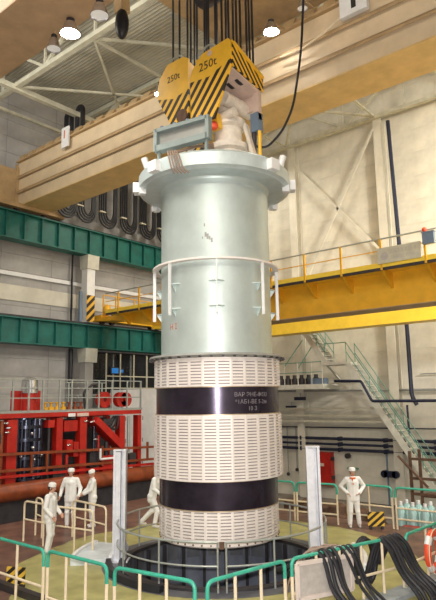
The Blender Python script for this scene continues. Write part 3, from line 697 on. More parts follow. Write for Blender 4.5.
MB().prism([(-.75, -.55, 11.5), (.2, -.55, 11.5), (.05, -.55, 10.7), (-.55, -.55, 10.7)], (0, .06, 0)).build('lower_cheek', HAZ_HOOK, hk, False)
# crosshead, shank and grab below the sheaves
MB().lathe([(0, 10.12), (.62, 10.12), (.62, 10.35), (.45, 10.42), (.42, 10.8), (.55, 10.84), (.55, 11.0), (.40, 11.05), (.38, 11.5), (.5, 11.55), (.5, 11.72), (.3, 11.8), (.3, 12.3), (0, 12.3)], 32, (.35, .25, 0)).build('shank', M['hoist'], hk)
MB().tube((.62, -.3, 12.2), (.62, .95, 12.2), .2, 18).build('trunnion', M['hoist'], hk)
MB().tube((-.9, -.15, 11.75), (.9, -.15, 11.75), .13, 14).build('crosshead', M['hoist'], hk)
MB().box(.2, .5, -.42, -.2, 11.35, 11.75).build('gear_box', M['hookyel'], hk, False)
MB().ball((.4, -.46, 11.38), .13, 12, 8).build('red_cap', M['buoy'], hk)
MB().box(.95, 1.2, .5, .75, 11.35, 11.9).build('locking_box', M['bluebox'], hk, False)
MB().tube((1.0, .55, 10.3), (1.0, .6, 11.4), .07, 10).build('locking_pin', M['darkiron'], hk)
MB().tube((1.25, .5, 10.5), (1.25, .5, 11.3), .05, 10).build('locking_pin', M['hookyel'], hk)
for a in (20, 140, 260):
    MB().bar((.35 + .5 * math.cos(R_(a)), .25 + .5 * math.sin(R_(a)), 11.6), (1.3 * math.cos(R_(a)), 1.3 * math.sin(R_(a)), 10.12), .16, .1).build('grab_arm', M['hoist'], hk, False)
# grey junction box on legs
jb = thing('junction_box', P(-.85, -1.35, 10.12), 'grey rectangular frame box on legs standing on the flange below the hook', 'box')
c0, c1 = P(-1.50, -1.0, 10.52), P(-.12, -1.65, 10.58)
dv = (c1 - c0); nx = Vector((-dv.y, dv.x, 0)).normalized()
for a, b, wd in ((c0, c1, .16), (c0 + Vector((0, 0, .5)), c1 + Vector((0, 0, .5)), .10)): MB().bar(a, b, .22, wd).build('frame_bar', M['boxgrey'], jb, False)
for p_ in (c0, c1): MB().bar(p_ - Vector((0, 0, .08)), p_ + Vector((0, 0, .55)), .10, .22, nx).build('frame_post', M['boxgrey'], jb, False)
MB().prism([c0 + nx * .05, c1 + nx * .05, c1 + nx * .05 + Vector((0, 0, .5)), c0 + nx * .05 + Vector((0, 0, .5))], nx * .04).build('back_plate', M['pipegrey'], jb, False)
for t_ in (.04, .96):
    p_ = c0.lerp(c1, t_); MB().bar(p_ - Vector((0, 0, .06)), (p_.x, p_.y, 10.0), .07, .07).build('leg', M['boxgrey'], jb, False)
for t_ in (.1, .35, .6, .85):
    p_ = c0.lerp(c1, t_) + Vector((0, 0, .55)); MB().tube(p_, p_ + Vector((0, 0, .08)), .05, 8).build('cable_gland', M['bluebox'], jb)
# cables
for i in range(5):
    s0 = -1.12 + i * .05
    tag(MB().path(fillet([P(.0, -.5, 10.9 - .05 * i), P(-.5 + .03 * i, -1.0, 10.62), P(s0, -1.45 - .01 * i, 10.22), P(s0 - .02, -1.83 - .005 * i, 10.13), P(s0 + .05 * i * .3, -1.95, 9.95), P(s0 + .08 + .02 * i, -1.97, 9.6), P(s0 + .15 + .04 * i, -1.9, 9.5)], .2), .022, 6).build('control_cable', M['brown']), ['leftmost', 'second', 'middle', 'fourth', 'rightmost'][i] + ' thin brown control cable of the bundle over the flange edge', 'cable', 'brown cables on the flange')
tag(MB().path(fillet([P(2.9, .0, 17.5), P(2.73, 0, 15.64), P(2.6, 0, 13.9), P(2.3, 0, 12.2), P(1.95, 0, 11.45), P(1.5, 0, 10.98), P(1.1, 0, 11.05), P(.9, 0, 11.5)], .8, 5), .035, 8).build('slack_cable', M['rubber']), 'slack black cable looping from the hook up to the top right', 'cable')

# the load hangs a touch off the pit axis
for o in list(COL.objects):
    if o.parent is None and o.name.split('.')[0] in ('core_barrel', 'hook_block', 'junction_box', 'control_cable', 'slack_cable'): o.location += _rt * -.055
# ================================================================== PIT RAILING, POSTS, FLOOR PIECES
def arc_rail(a0, a1, label):
    t = thing('pit_railing', (2.65 * math.cos(R_((a0 + a1) / 2)), 2.65 * math.sin(R_((a0 + a1) / 2)), 0), label, 'railing', 'curved pit railings')
    n = max(6, int((a1 - a0) / 5)); r = 2.62
    for nm, z, rr in (('top_rail', 1.0, .026), ('mid_rail', .52, .02)):
        MB().path([(r * math.cos(R_(a0 + (a1 - a0) * i / n)), r * math.sin(R_(a0 + (a1 - a0) * i / n)), z) for i in range(n + 1)], rr, 6).build(nm, M['railgrey'], t)
    k = max(2, round((a1 - a0) / 27))
    for i in range(k + 1):
        a = R_(a0 + (a1 - a0) * i / k); MB().tube((r * math.cos(a), r * math.sin(a), .0), (r * math.cos(a), r * math.sin(a), 1.0), .022, 8).build('post', M['railgrey'], t)
arc_rail(-140, -52, 'curved grey pit railing left of the gap in front of the barrel')
arc_rail(-48, 22, 'curved grey pit railing right of the gap in front of the barrel')
arc_rail(26, 110, 'curved grey pit railing behind the barrel at the right')
arc_rail(114, 215, 'curved grey pit railing behind the barrel at the left')
def guide_post(x, y, h, ang, label):
    t = thing('guide_post', (x, y, 0), label, 'post', 'white guide posts')
    Mx = T(x, y, 0) @ RZ(ang)
    for nm, b in (('channel_web', MB().box(-.13, .13, .07, .10, .03, h)), ('channel_flange', MB().box(-.16, -.10, -.12, .10, .03, h)), ('channel_flange', MB().box(.10, .16, -.12, .10, .03, h)),
                  ('channel_insert', MB().box(-.10, .02, -.09, .07, .03, h - .02)), ('cap_plate', MB().box(-.17, .17, -.13, .11, h, h + .03)), ('base_plate', MB().box(-.24, .24, -.22, .22, 0, .03))):
        link(nm, b.mesh(nm, M['post'], False), t, Mx)
guide_post(-1.99, -1.66, 2.70, R_(38), 'tall white steel guide post at the left of the pit')
guide_post(2.42, .55, 2.80, R_(38), 'tall white steel guide post at the right of the pit')
# pale cover slabs lying by the pit
def slab(a0, a1, r0, r1, z0, z1, label):
    t = thing('cover_slab', (r0 * math.cos(R_((a0 + a1) / 2)), r0 * math.sin(R_((a0 + a1) / 2)), 0), label, 'cover slab', 'pale cover slabs')
    MB().lathe([(r0, z0), (r1, z0), (r1, z1), (r0, z1)], 10, (0, 0, 0), R_(a0), R_(a1)).build('slab_plate', M['plastic'], t)
    MB().lathe([(r0 - .02, z1), (r0 + .07, z1), (r0 + .07, z1 + .06), (r0 - .02, z1 + .06)], 10, (0, 0, 0), R_(a0 + 1), R_(a1 - 1)).build('slab_lip', M['white'], t)
    MB().lathe([(r1 - .07, z1), (r1 + .02, z1), (r1 + .02, z1 + .06), (r1 - .07, z1 + .06)], 10, (0, 0, 0), R_(a0 + 1), R_(a1 - 1)).build('slab_lip', M['white'], t)
slab(197, 226, 2.75, 3.75, .0, .14, 'pale grey curved cover slab lying left of the pit')
slab(18, 52, 2.75, 3.55, .0, .14, 'pale bluish curved cover slab lying right of the pit')
ck = MB().lathe([(2.72, .0), (2.92, .0), (2.88, .14), (2.76, .14)], 30, (0, 0, 0), R_(226), R_(283)).build('coiled_hose', M['rubber'], None)
tag(ck, 'dark ribbed hose lying along the pit edge in front', 'hose')

# gate-like railing panels: green top rail, cream posts -----------------------
def gate(p, q, h, label, posts, mids=(.55,), toe=0.0, group='green topped railing panels', rr=.032):
    p, q = Vector((*p, 0)), Vector((*q, 0)); d = (q - p)
    t = thing('railing_panel', (p + q) / 2, label, 'railing', group)
    Z = Vector((0, 0, 1))
    top = fillet([p + Z * (h - .3), p + Z * h, q + Z * h, q + Z * (h - .3)], .14, 5)
    MB().path(top, rr * 1.05, 8).build('top_rail', M['railgreen'], t)
    for e in (p, q): MB().tube(e + Z * toe, e + Z * (h - .3), rr, 8).build('end_post', M['cream'], t)
    for m_ in mids: MB().tube(p + Z * m_, q + Z * m_, rr * .85, 8).build('mid_rail', M['cream'], t)
    for i in range(posts):
        a = p + d * (i + 1) / (posts + 1); MB().tube(a + Z * toe, a + Z * (h - .02), rr * .9, 8).build('post', M['cream'], t)
gate((-5.2, -4.9), (-.45, -4.9), 1.1, 'green and cream railing panel at the lower left corner', 4, (.42,))
gate((-.34, -4.88), (1.42, -4.86), 1.1, 'green and cream railing panel left of the bottom centre', 2, (.25,))
gate((1.62, -4.85), (3.3, -4.62), 1.1, 'green and cream railing panel at the bottom centre', 2, (.25,))
gate((3.46, -4.5), (3.74, -2.72), 1.1, 'green and cream railing panel just right of the bottom centre', 2, (.3,))
gate((3.78, -2.55), (4.62, .32), 1.1, 'green and cream railing panel with the cream board hung on it', 4, (.5,))
gate((4.66, .45), (4.85, 3.3), 1.1, 'green and cream railing panel carrying the orange lifebuoy', 2, (.5,))
for i, (a, b, lab) in enumerate((((-3.6, 4.9), (-1.1, 5.1), 'green topped railing panel behind the barrel'), ((-1.0, 5.1), (.35, 5.35), 'green topped railing panel between the barrel and the worker'), ((.5, 5.75), (2.0, 5.8), 'green topped railing panel directly behind the standing worker'), ((2.12, 5.8), (4.9, 5.95), 'green topped railing panel at the right behind the worker'))):
    gate(a, b, 1.22, lab, 1 if i else 2, (.62, .3), group='rear railing panels')
def cream_rail(pts, h, label, posts):
    t = thing('safety_rail', (*pts[0], 0), label, 'railing', 'cream safety rails')
    P3 = [Vector((*p, 0)) for p in pts]; Z = Vector((0, 0, 1))
    MB().path(fillet([P3[0]] + [p + Z * h for p in P3] + [P3[-1]], .16, 5), .03, 8).build('top_rail', M['cream'], t)
    MB().path([p + Z * h * .55 for p in P3], .024, 8).build('mid_rail', M['cream'], t)
    for x, y in posts: MB().tube((x, y, 0), (x, y, h), .026, 8).build('post', M['cream'], t)
cream_rail([(-5.9, -1.95), (-4.3, -1.95), (-2.95, -1.75)], 1.12, 'cream safety rail passing behind the nearest left worker', [(-4.9, -1.95), (-3.6, -1.86)])
cream_rail([(-5.2, -.75), (-4.2, -.85), (-3.4, -.95)], 1.05, 'cream safety rail in front of the pair of workers', [(-4.5, -.82)])
cream_rail([(-6.3, -1.3), (-5.8, -1.4)], 1.1, 'short cream safety rail at the far left of the platform', [])
# kerbs, toe boards, hazard plates
struct(MB().box(-8.6, 3.5, -5.35, -5.06, ZL, .02).build('trim_2', M['rust'], smooth=False), 'dark kerb under the front railing')
struct(MB().prism([(xr(-5) - .42, -5.0, .0), (xr(-5), -5.0, .0), (xr(6.2), 6.2, 0), (xr(6.2) - .42, 6.2, .0)], (0, 0, .09)).build('trim_3', M['kerb'], smooth=False), 'bluish concrete kerb under the right railing')
tag(MB().box(-8.5, 3.4, -4.75, -4.6, .0, .14).build('toe_board', M['darkiron'], smooth=False), 'dark toe board along the front left railing', 'toe board')
def haz(x, y, ang, wd, h, label):
    t = thing('hazard_plate', (x, y, 0), label, 'hazard sign', 'striped hazard plates')
    link('plate', MB().box(-wd / 2, wd / 2, -.02, .02, .08, h).mesh('plate', HAZ_LOW, False), t, T(x, y, 0) @ RZ(ang))
    for s_ in (-1, 1): link('foot', MB().box(s_ * wd * .35 - .03, s_ * wd * .35 + .03, -.08, .08, 0, .09).mesh('foot', M['darkiron'], False), t, T(x, y, 0) @ RZ(ang))
haz(-2.15, -4.45, R_(25), .45, .42, 'yellow and black striped plate at the lower left corner')
haz(3.45, .15, R_(40), .5, .42, 'yellow and black striped plate under the draped black hoses')
haz(1.6, 5.45, R_(40), .5, .5, 'yellow and black striped plate beside the standing worker')

# things hung on the right front railing
dr = (Vector((4.62, .32, 0)) - Vector((3.78, -2.55, 0))).normalized(); nr = Vector((dr.y, -dr.x, 0))
def on_r2(t, off, z): return Vector((3.78, -2.55, 0)) + dr * t + nr * off + Vector((0, 0, z))
bd = thing('notice_board', on_r2(.9, .05, .4), 'cream framed board hanging on the right front railing', 'board')
MB().prism([on_r2(.05, .05, .42), on_r2(1.42, .05, .36), on_r2(1.42, .05, .96), on_r2(.05, .05, 1.02)], nr * .03).build('panel', M['boardin'], bd, False)
for a, b in (((.05, .42), (1.42, .36)), ((1.42, .36), (1.42, .96)), ((1.42, .96), (.05, 1.02)), ((.05, 1.02), (.05, .42))):
    MB().bar(on_r2(a[0], .085, a[1]), on_r2(b[0], .085, b[1]), .07, .05, nr).build('frame_bar', M['board'], bd, False)
ORD = ['leftmost', 'second', 'third', 'fourth', 'fifth', 'sixth', 'seventh', 'eighth']
def jit(a): return random.uniform(-a, a)
def hose(p_in, t, spread, z_end, label, group, r, lift=0.0):
    pts = fillet([on_r2(*p_in), on_r2(t - .06, -.14, .95 + lift), on_r2(t, 0, 1.15 + lift), on_r2(t + spread * .25 + jit(.02), .13, .95 + lift), on_r2(t + spread * .6 + jit(.05), .24 + jit(.03), .45), on_r2(t + spread + jit(.05), .58, .12), on_r2(t + spread * 1.3 + jit(.08), .78, z_end)], .18, 4)
    tag(MB().path(pts, r, 8).build('hose', M['rubber']), label, 'hose', group)
for i in range(4): hose((.3 + .1 * i, -.8 + .1 * i, .7 - .1 * i), .66 + .11 * i, .2, -.9, ORD[i] + ' black hose from the left of the bundle draped over the cream board', 'hoses over the board', .042, .03 * (i % 2))
for i in range(3): hose((1.1 + .1 * i, -.7, .5), 1.2 + .13 * i, .36, -.9, ORD[i] + ' black hose from the left of the loose bundle right of the cream board', 'hoses right of the board', .032, .02)
for i in range(6): hose((2.2 + .1 * i, -.3, .35 + .05 * i), 2.36 + .095 * i, .42 + .03 * i, -.95, ORD[i] + ' thick black hose from the left of the bundle by the lifebuoy', 'hoses left of the lifebuoy', .046, .03 * (i % 2))
for i in range(3):
    c = on_r2(2.2 + .05 * i, -.24 - .09 * i, .66)
    pts = [c + dr * .26 * math.cos(2 * math.pi * k / 20) + Vector((0, 0, .42 * math.sin(2 * math.pi * k / 20))) for k in range(20)]
    tag(MB().path(pts, .042, 8, closed=True).build('hose_coil', M['rubber']), ['outermost', 'middle', 'innermost'][i] + ' black hose coil hanging inside the rail left of the lifebuoy', 'hose', 'hose coils on the rail')
for i in range(7):
    pts = fillet([on_r2(.45 + .12 * i, -.75, .02), on_r2(.3 + .15 * i, -.5, .5 + .08 * i), on_r2(.5 + .1 * i, -.3, 1.05 + .05 * (i % 3)), on_r2(.75 + .08 * i, -.07, 1.16)], .2, 4)
    tag(MB().path(pts, .018, 6).build('thin_cable', M['brown']), 'thin tangled cable rising to the board from the platform', 'cable', 'tangled cables')
# lifebuoy
lb = thing('lifebuoy', (4.86, 1.35, .3), 'orange lifebuoy with white bands hanging on the railing', 'lifebuoy')
lc = Vector((4.86, 1.42, .62)); lpts = [lc + Vector((0, .33 * math.cos(2 * math.pi * k / 40), .38 * math.sin(2 * math.pi * k / 40))) for k in range(40)]
MB().path(lpts, .075, 10, closed=True).build('ring', M['buoy'], lb)
for k0 in (4, 14, 24, 34): MB().path(lpts[k0:k0 + 4], .079, 10).build('white_band', M['white'], lb)
MB().path([lc + Vector((.07, .42 * math.cos(2 * math.pi * k / 24), .47 * math.sin(2 * math.pi * k / 24))) for k in range(24)], .012, 5, closed=True).build('grab_line', M['cream'], lb)

# ================================================================== RED REFUELLING MACHINE (left)
rm = thing('refuelling_machine', (-11.5, 3.4, ZL), 'large red refuelling machine with railed deck behind the workers', 'machine')
def rmb(name, m, mt, sm=False, par=None): return m.build(name, M[mt], par or rm, sm)
XF, XB = -11.0, -13.6
rmb('deck', MB().box(XB, XF, -2.5, 7.35, 3.56, 3.66), 'railgrey')
rmb('deck_beam', MB().box(XF - .2, XF, -2.5, 7.3, 3.38, 3.56), 'red')
rmb('deck_beam', MB().box(XB, XB + .2, -2.5, 7.3, 3.26, 3.56), 'red')
for y0, y1, nm in ((.4, .82, 'tower'), (2.62, 2.92, 'post'), (3.8, 4.15, 'post'), (6.0, 6.32, 'post'), (7.1, 7.32, 'post')):
    rmb(nm, MB().box(XF - .35, XF - .02, y0, y1, ZL + .3, 3.32), 'red')
    rmb(nm, MB().box(XB, XB + .3, y0, y1, ZL + .3, 3.26), 'red')
rmb('diagonal_arm', MB().bar((XF - .1, 4.5, 3.2), (XF - .1, 6.05, 1.95), .3, .62, (1, 0, 0)), 'red')
rmb('drive_box', MB().box(XF - .6, XF - .1, 3.05, 3.72, 2.75, 3.2), 'red')
rmb('drive_box', MB().box(XF - .5, XF + .04, 3.1, 3.4, 1.9, 2.4), 'red')
rmb('drive_box', MB().box(XF - .5, XF + .04, 3.45, 3.7, 1.7, 2.3), 'red')
rmb('drive_box', MB().box(XF - .5, XF + .0, 2.2, 2.5, 2.95, 3.25), 'red')
np_ = rmb('name_plate', MB().box(XF + .0, XF + .03, 3.15, 3.5, 3.36, 3.5), 'white')
rmb('name_plate', MB().box(XF + .0, XF + .03, 3.6, 4.2, 3.36, 3.5), 'pink')
# the dark mast in its bay with polished tubes
mast = rmb('mast', MB().tube((XF - .7, 1.5, .2), (XF - .7, 1.5, 3.5), .45, 24), 'chrome', True)
for y, r, x in ((.95, .16, -.35), (1.3, .12, -.2), (1.72, .14, -.22), (2.05, .16, -.4)):
    rmb('mast_tube', MB().tube((XF + x, y, .3), (XF + x, y, 3.3), r, 14), 'chrome', True, mast)
for z in (.9, 1.75, 2.45, 2.95):
    rmb('mast_collar', MB().tube((XF - .55, 1.5, z), (XF - .55, 1.5, z + .12), .62, 24), 'chrome', True, mast)
for y, z in ((1.5, 2.2), (1.58, 1.75), (1.45, 2.75), (1.9, 1.9), (2.1, 1.95), (1.0, 1.9)):
    rmb('mast_fitting', MB().ball((XF + .02, y, z), .07, 8, 6), 'silver', True, mast)
rmb('backing_plate', MB().box(XB + .3, XB + .36, -2.4, 7.0, .3, 3.2), 'darkiron')
# head drum with silver dome standing on the deck
dm = rmb('head_drum', MB().tube((XF - .36, 1.5, 3.66), (XF - .36, 1.5, 4.38), .3, 28), 'red', True)
rmb('dome', MB().lathe([(0, 5.0), (.2, 4.98), (.32, 4.86), (.34, 4.35), (0, 4.35)], 24, (XF - .36, 1.5, 0)), 'silver', True, dm)
for s_ in (-1, 1):
    rmb('drum_wing', MB().box(XF - .75, XF - .5, 1.5 + s_ * .44 - .17, 1.5 + s_ * .44 + .17, 3.66, 4.45), 'red', False, dm)
# rails across the front, brown tube beam
for z0, z1, mt_ in ((2.05, 1.78, 'orange'), (1.42, 1.22, 'orange'), (1.2, 1.0, 'red')):
    rmb('cross_rail', MB().bar((XF + .1, -3, z0 + .1), (XF + .1, 8.6, z1), .1, .1), mt_)
for y in (1.4, 2.1, 4.9, 7.6): rmb('cross_post', MB().box(XF + .08, XF + .16, y - .04, y + .04, 1.2, 2.05), 'orange')
rmb('carriage_tube', MB().tube((XF + .35, -3.5, .66), (XF + .35, 8.6, .66), .33, 28), 'orange', True)
rmb('carriage_skirt', MB().box(XF - .1, XF + .3, -3.5, 8.4, ZL + .02, .35), 'darkiron')
for y in (-2.5, 1.0, 4.5, 7.8): rmb('wheel', MB().tube((XF + .3, y, ZL + .3), (XF + .45, y, ZL + .3), .3, 16), 'darkiron', True)
# pipework and boxes inside the frame
for y, z0, z1, r, mt_ in ((2.3, .8, 3.3, .06, 'darkiron'), (3.2, .9, 1.8, .07, 'red'), (4.6, .9, 2.9, .07, 'chrome'), (4.85, .9, 2.5, .05, 'red'), (5.3, .9, 2.2, .09, 'darkiron'), (6.6, .9, 3.3, .06, 'railgrey'), (.2, .9, 3.3, .08, 'orange'), (-.2, .9, 3.3, .06, 'chrome')):
    rmb('riser_pipe', MB().tube((XF - .1, y, z0), (XF - .1, y, z1), r, 10), mt_, True)
for y, z, w_, h_, mt_ in ((4.55, 1.2, .5, .6, 'darkiron'), (5.3, .9, .6, .7, 'red'), (2.75, .9, .6, .5, 'darkiron'), (6.75, 1.1, .4, .5, 'darkiron'), (5.25, 2.9, .5, .3, 'darkiron'), (-.05, 1.6, .5, .6, 'orange'), (-.1, 2.5, .4, .3, 'darkiron')):
    rmb('gear_case', MB().box(XF - .3, XF + .05, y - w_ / 2, y + w_ / 2, z, z + h_), mt_)
for y, z in ((.3, 3.2), (.4, 3.02), (.35, 2.85), (4.05, 3.15), (4.35, 3.1), (4.5, 3.12), (4.6, 2.35), (3.2, 2.2)):
    rmb('fitting', MB().ball((XF + .06, y, z), .07, 8, 6, (1, 1.6, .7)), 'silver', True)
for k in range(4):
    rmb('hose', MB().path(fillet([(XF - .1, 4.5 + .1 * k, 3.3), (XF + .05, 4.6 + .15 * k, 3.0 - .06 * k), (XF + .05, 5.2 + .2 * k, 2.95 - .08 * k), (XF - .1, 5.7 + .1 * k, 3.3)], .2), .04, 6), 'rubber', True)
# deck equipment
for y, r in ((5.3, .36), (6.3, .34), (6.55, .34)):
    rmb('cable_reel', MB().lathe([(.1, 0), (r, 0), (r, .06), (.16, .06), (.16, .22), (r, .22), (r, .28), (.1, .28)], 24), 'red', True).matrix_basis = WM[rm.name].inverted() @ T(XF - .5, y, 4.05) @ Matrix.Rotation(R_(90), 4, 'Y')
for i in range(7):
    rmb('valve', MB().lathe([(0, 0), (.12, 0), (.12, .1), (.05, .14), (.05, .25), (.11, .28), (.11, .32), (0, .32)], 10, (XF - .3, 2.2 + i * .3, 3.66)), 'yellow' if i < 4 else 'orange', True)
rmb('jib_arm', MB().path(fillet([(XF - .5, 4.4, 3.66), (XF - .5, 4.3, 4.4), (XF - .4, 4.75, 4.75), (XF - .4, 4.95, 4.7)], .15), .06, 8), 'darkiron', True)
rmb('hand_rail_pipe', MB().path(fillet([(XF + .25, 4.7, 1.95), (XF + .25, 4.7, 1.5), (XF + .25, 5.95, 1.5)], .05), .05, 8), 'white', True)
# deck railing
for z in (4.9, 4.55, 4.15): rmb('deck_rail', MB().box(XF - .03, XF + .02, -2.5, 7.3, z - .02, z + .02), 'railgrey')
for z in (4.9, 4.3): rmb('deck_rail', MB().box(XB - .03, XB + .02, -2.5, 7.3, z - .02, z + .02), 'railgrey')
for y in (-1.6, -.5, .55, 1.25, 1.9, 2.7, 3.3, 4.1, 4.75, 5.5, 6.4, 7.25): rmb('deck_rail_post', MB().box(XF - .03, XF + .03, y - .03, y + .03, 3.66, 4.92), 'railgrey')
for y in (-1, 1, 3, 5, 7): rmb('deck_rail_post', MB().box(XB - .03, XB + .03, y - .03, y + .03, 3.66, 4.92), 'railgrey')
# white switch cabinets beside the machine
for y0, y1, z1, lab in ((7.9, 9.0, 4.55, 'tall white cabinet just right of the red machine'), (9.05, 10.4, 4.6, 'tall white cabinet half hidden by the hanging barrel')):
    t = thing('switch_cabinet', (-13.2, (y0 + y1) / 2, ZL), lab, 'cabinet', 'white switch cabinets')
    MB().box(-14.0, -13.0, y0, y1, ZL + .1, z1).build('body', M['white'], t, False)
    MB().box(-13.95, -13.05, y0 + .05, y1 - .05, ZL, ZL + .1).build('plinth', M['darkiron'], t, False)
    for z in (.4, 1.5, 2.6, 3.6): MB().box(-13.0, -12.96, y0 + .04, y1 - .04, z - .9 + .04, z + .06).build('door', M['white'], t, False)
    for z in (1.0, 2.1, 3.2): MB().box(-12.96, -12.93, y0 + .1, y0 + .16, z - .2, z).build('handle', M['railgrey'], t, False)
gr = thing('gantry_rail', (-15, 11.5, 4.5), 'tall grey rail grid in front of the dark window', 'railing')
for y in (8.7, 9.7, 10.7, 11.7, 12.7, 13.7): MB().box(-15.4, -15.35, y - .03, y + .03, 4.4, 6.6).build('post', M['pipebeige'], gr, False)
for z in (4.7, 5.35): MB().box(-15.42, -15.36, 8.7, 14.2, z - .03, z + .03).build('rail', M['pipebeige'], gr, False)
MB().box(-15.9, -15.2, 8.5, 14.6, 4.2, 4.4).build('deck', M['wall_l'], gr, False)
tag(MB().box(-16.97, -15.9, 8.5, 14.6, 4.2, 4.38).build('gallery_slab', M['wall_l'], smooth=False), 'grey gallery slab below the dark control room window', 'slab')

# ================================================================== END WALL EQUIPMENT
rc = thing('electric_cabinet', (-5.5, YW - .3, -.35), 'red electrical cabinet on the end wall under the blue pipes', 'cabinet')
MB().box(-5.98, -5.08, YW - .4, YW - .05, -.35, 1.28).build('body', M['red'], rc, False)
rd = MB().box(-5.94, -5.12, YW - .43, YW - .4, -.31, 1.24).build('door', M['red'], rc, False)
MB().box(-5.72, -5.45, YW - .44, YW - .43, .6, .74).build('label_plate', M['pink'], rd, False)
for z in (.0, .9): MB().box(-5.08, -4.98, YW - .4, YW - .2, z, z + .16).build('hinge', M['darkiron'], rc, False)
# staircase with landing, two flights down to the right
st = thing('steel_staircase', (-3, 13.9, ZL), 'pale steel staircase with green handrails on the end wall', 'staircase')
def flight(xa, za, xb, zb, n):
    for y in (13.4, 14.3): MB().bar((xa, y, za), (xb, y, zb), .06, .28).build('stringer', M['stairw'], st, False)
    for i in range(n):
        t = (i + .5) / n; x = xa + (xb - xa) * t; z = za + (zb - za) * t; MB().box(x - .13, x + .13, 13.43, 14.27, z, z + .03).build('tread', M['stairw'], st, False)
    for y in (13.4, 14.3):
        for dz in (.95, .5): MB().tube((xa, y, za + dz), (xb, y, zb + dz), .022, 6).build('handrail', M['stairg'], st)
        for i in range(5):
            t = i / 4; x = xa + (xb - xa) * t; z = za + (zb - za) * t; MB().tube((x, y, z), (x, y, z + .95), .018, 6).build('baluster', M['stairg'], st)
flight(-6.2, 8.2, -4.45, 5.7, 11)
flight(-3.3, 5.65, 1.2, ZL, 26)
MB().box(-4.6, -3.2, 13.35, 14.35, 5.55, 5.67).build('landing', M['stairw'], st, False)
for x in (-4.4, -3.4): MB().bar((x, 13.5, 5.55), (x, 14.95, 4.75), .08, .08).build('landing_bracket', M['stairw'], st, False)
MB().tube((-4.5, 13.4, 6.6), (-3.3, 13.4, 6.6), .022, 6).build('handrail', M['stairg'], st)
ba = thing('balcony', (-6.2, 13.8, 4.5), 'pale balcony with thin green railing right of the barrel', 'balcony')
MB().box(-9.5, -4.55, 13.3, 14.9, 4.42, 4.66).build('deck', M['stairw'], ba, False)
for z in (5.75, 5.25): MB().tube((-9.5, 13.32, z), (-4.6, 13.32, z), .022, 6).build('rail', M['stairg'], ba)
for x in (-9.2, -8.4, -7.6, -6.8, -6.0, -5.2, -4.6): MB().tube((x, 13.32, 4.66), (x, 13.32, 5.75), .02, 6).build('post', M['stairw'], ba)
for a, b in (((-6.95, 5.55), (-5.75, 6.9)), ((-6.05, 5.5), (-5.15, 6.65))): MB().tube((a[0], 13.5, a[1]), (b[0], 13.5, b[1]), .025, 6).build('ladder_rail', M['stairg'], ba)
for i in range(6):
    x = -7.4 + i * .42
    tag(MB().lathe([(0, 0), (.16, 0), (.16, .3), (.1, .36), (.1, .5), (0, .5)], 12, (x, 13.9, 4.66)).build('valve_pot', M['darkiron']), ORD[i] + ' small dark valve pot from the left on the pale balcony', 'valve', 'valve pots on the balcony')
tag(MB().box(-5.4, -4.6, 13.5, 13.9, 4.66, 4.95).build('tool_chest', M['bluebox'], smooth=False), 'dark blue chest at the right end of the balcony', 'chest')
# wall lamps hanging
for x, z, lab in ((-6.7, 3.95, 'small dark blue wall lamp below the balcony'), (-7.25, 3.5, 'lower small dark wall lamp beside the barrel')):
    t = thing('wall_lamp', (x, 14.6, z), lab, 'lamp', 'dark wall lamps')
    MB().box(x - .27, x + .27, 14.4, 14.7, z - .07, z + .1).build('housing', M['blue'], t, False)
    MB().box(x - .03, x + .03, 14.6, 14.97, z, z + .06).build('bracket', M['pipegrey'], t, False)
    MB().tube((x, 14.6, z + .1), (x, 14.6, z + .3), .03, 6).build('stem', M['pipegrey'], t)
for x, z0, z1, lab in ((-7.8, .05, 2.45, 'thin vertical rod with dark knob on the end wall near the barrel'), (-7.25, .3, 2.45, 'thin vertical rod left of the red cabinet')):
    t = thing('valve_rod', (x, YW - .1, z0), lab, 'rod', 'valve rods')
    MB().tube((x, YW - .12, z0), (x, YW - .12, z1), .025, 6).build('rod', M['pipegrey'], t); MB().ball((x, YW - .14, z0), .09, 10, 6).build('knob', M['darkiron'], t)
# oval blue gauge on a two rail stand
ov = thing('oval_sign', (-1.95, 14.5, ZL), 'dark blue oval double disc on two upright rails', 'wall device')
for x in (-2.18, -1.75): MB().box(x - .035, x + .035, 14.72, 14.78, ZL, 1.35).build('upright', M['bluebox'], ov, False)
MB().box(-2.25, -1.7, 14.5, 14.72, .3, .58).build('body', M['blue'], ov, False)
for x in (-2.25, -1.7): MB().tube((x, 14.5, .44), (x, 14.72, .44), .17, 18).build('disc', M['blue'], ov)
tag(MB().tube((-4.2, YW - .15, 1.15), (-4.2, YW - .35, 1.15), .13, 12).build('wall_bell', M['darkiron']), 'small black round bell on the end wall above the worker', 'bell')
tag(MB().box(-4.3, -3.75, YW - .2, YW - .05, .52, .6).build('wall_bracket', M['stairg'], smooth=False), 'small green bracket on the end wall beside the worker', 'bracket')
# scaffold at the right edge
sc = thing('scaffold', (1, 11.5, ZL), 'brown steel scaffold frame at the right edge by the end wall', 'scaffold')
for x in (.25, 1.9): 
    for y in (11.6, 12.6): MB().box(x - .05, x + .05, y - .05, y + .05, ZL, 1.8).build('upright', M['rust'], sc, False)
for z in (1.5, .75, .15): MB().box(.2, 1.95, 11.56, 11.64, z - .05, z + .05).build('crossbar', M['rust'], sc, False)
MB().bar((-.2, 11.5, 1.6), (.95, 11.5, .45), .05, .14, (0, 1, 0)).build('brace', M['rust'], sc, False)
MB().box(.6, 1.9, 11.6, 12.6, .05, .12).build('plank', M['rust'], sc, False)
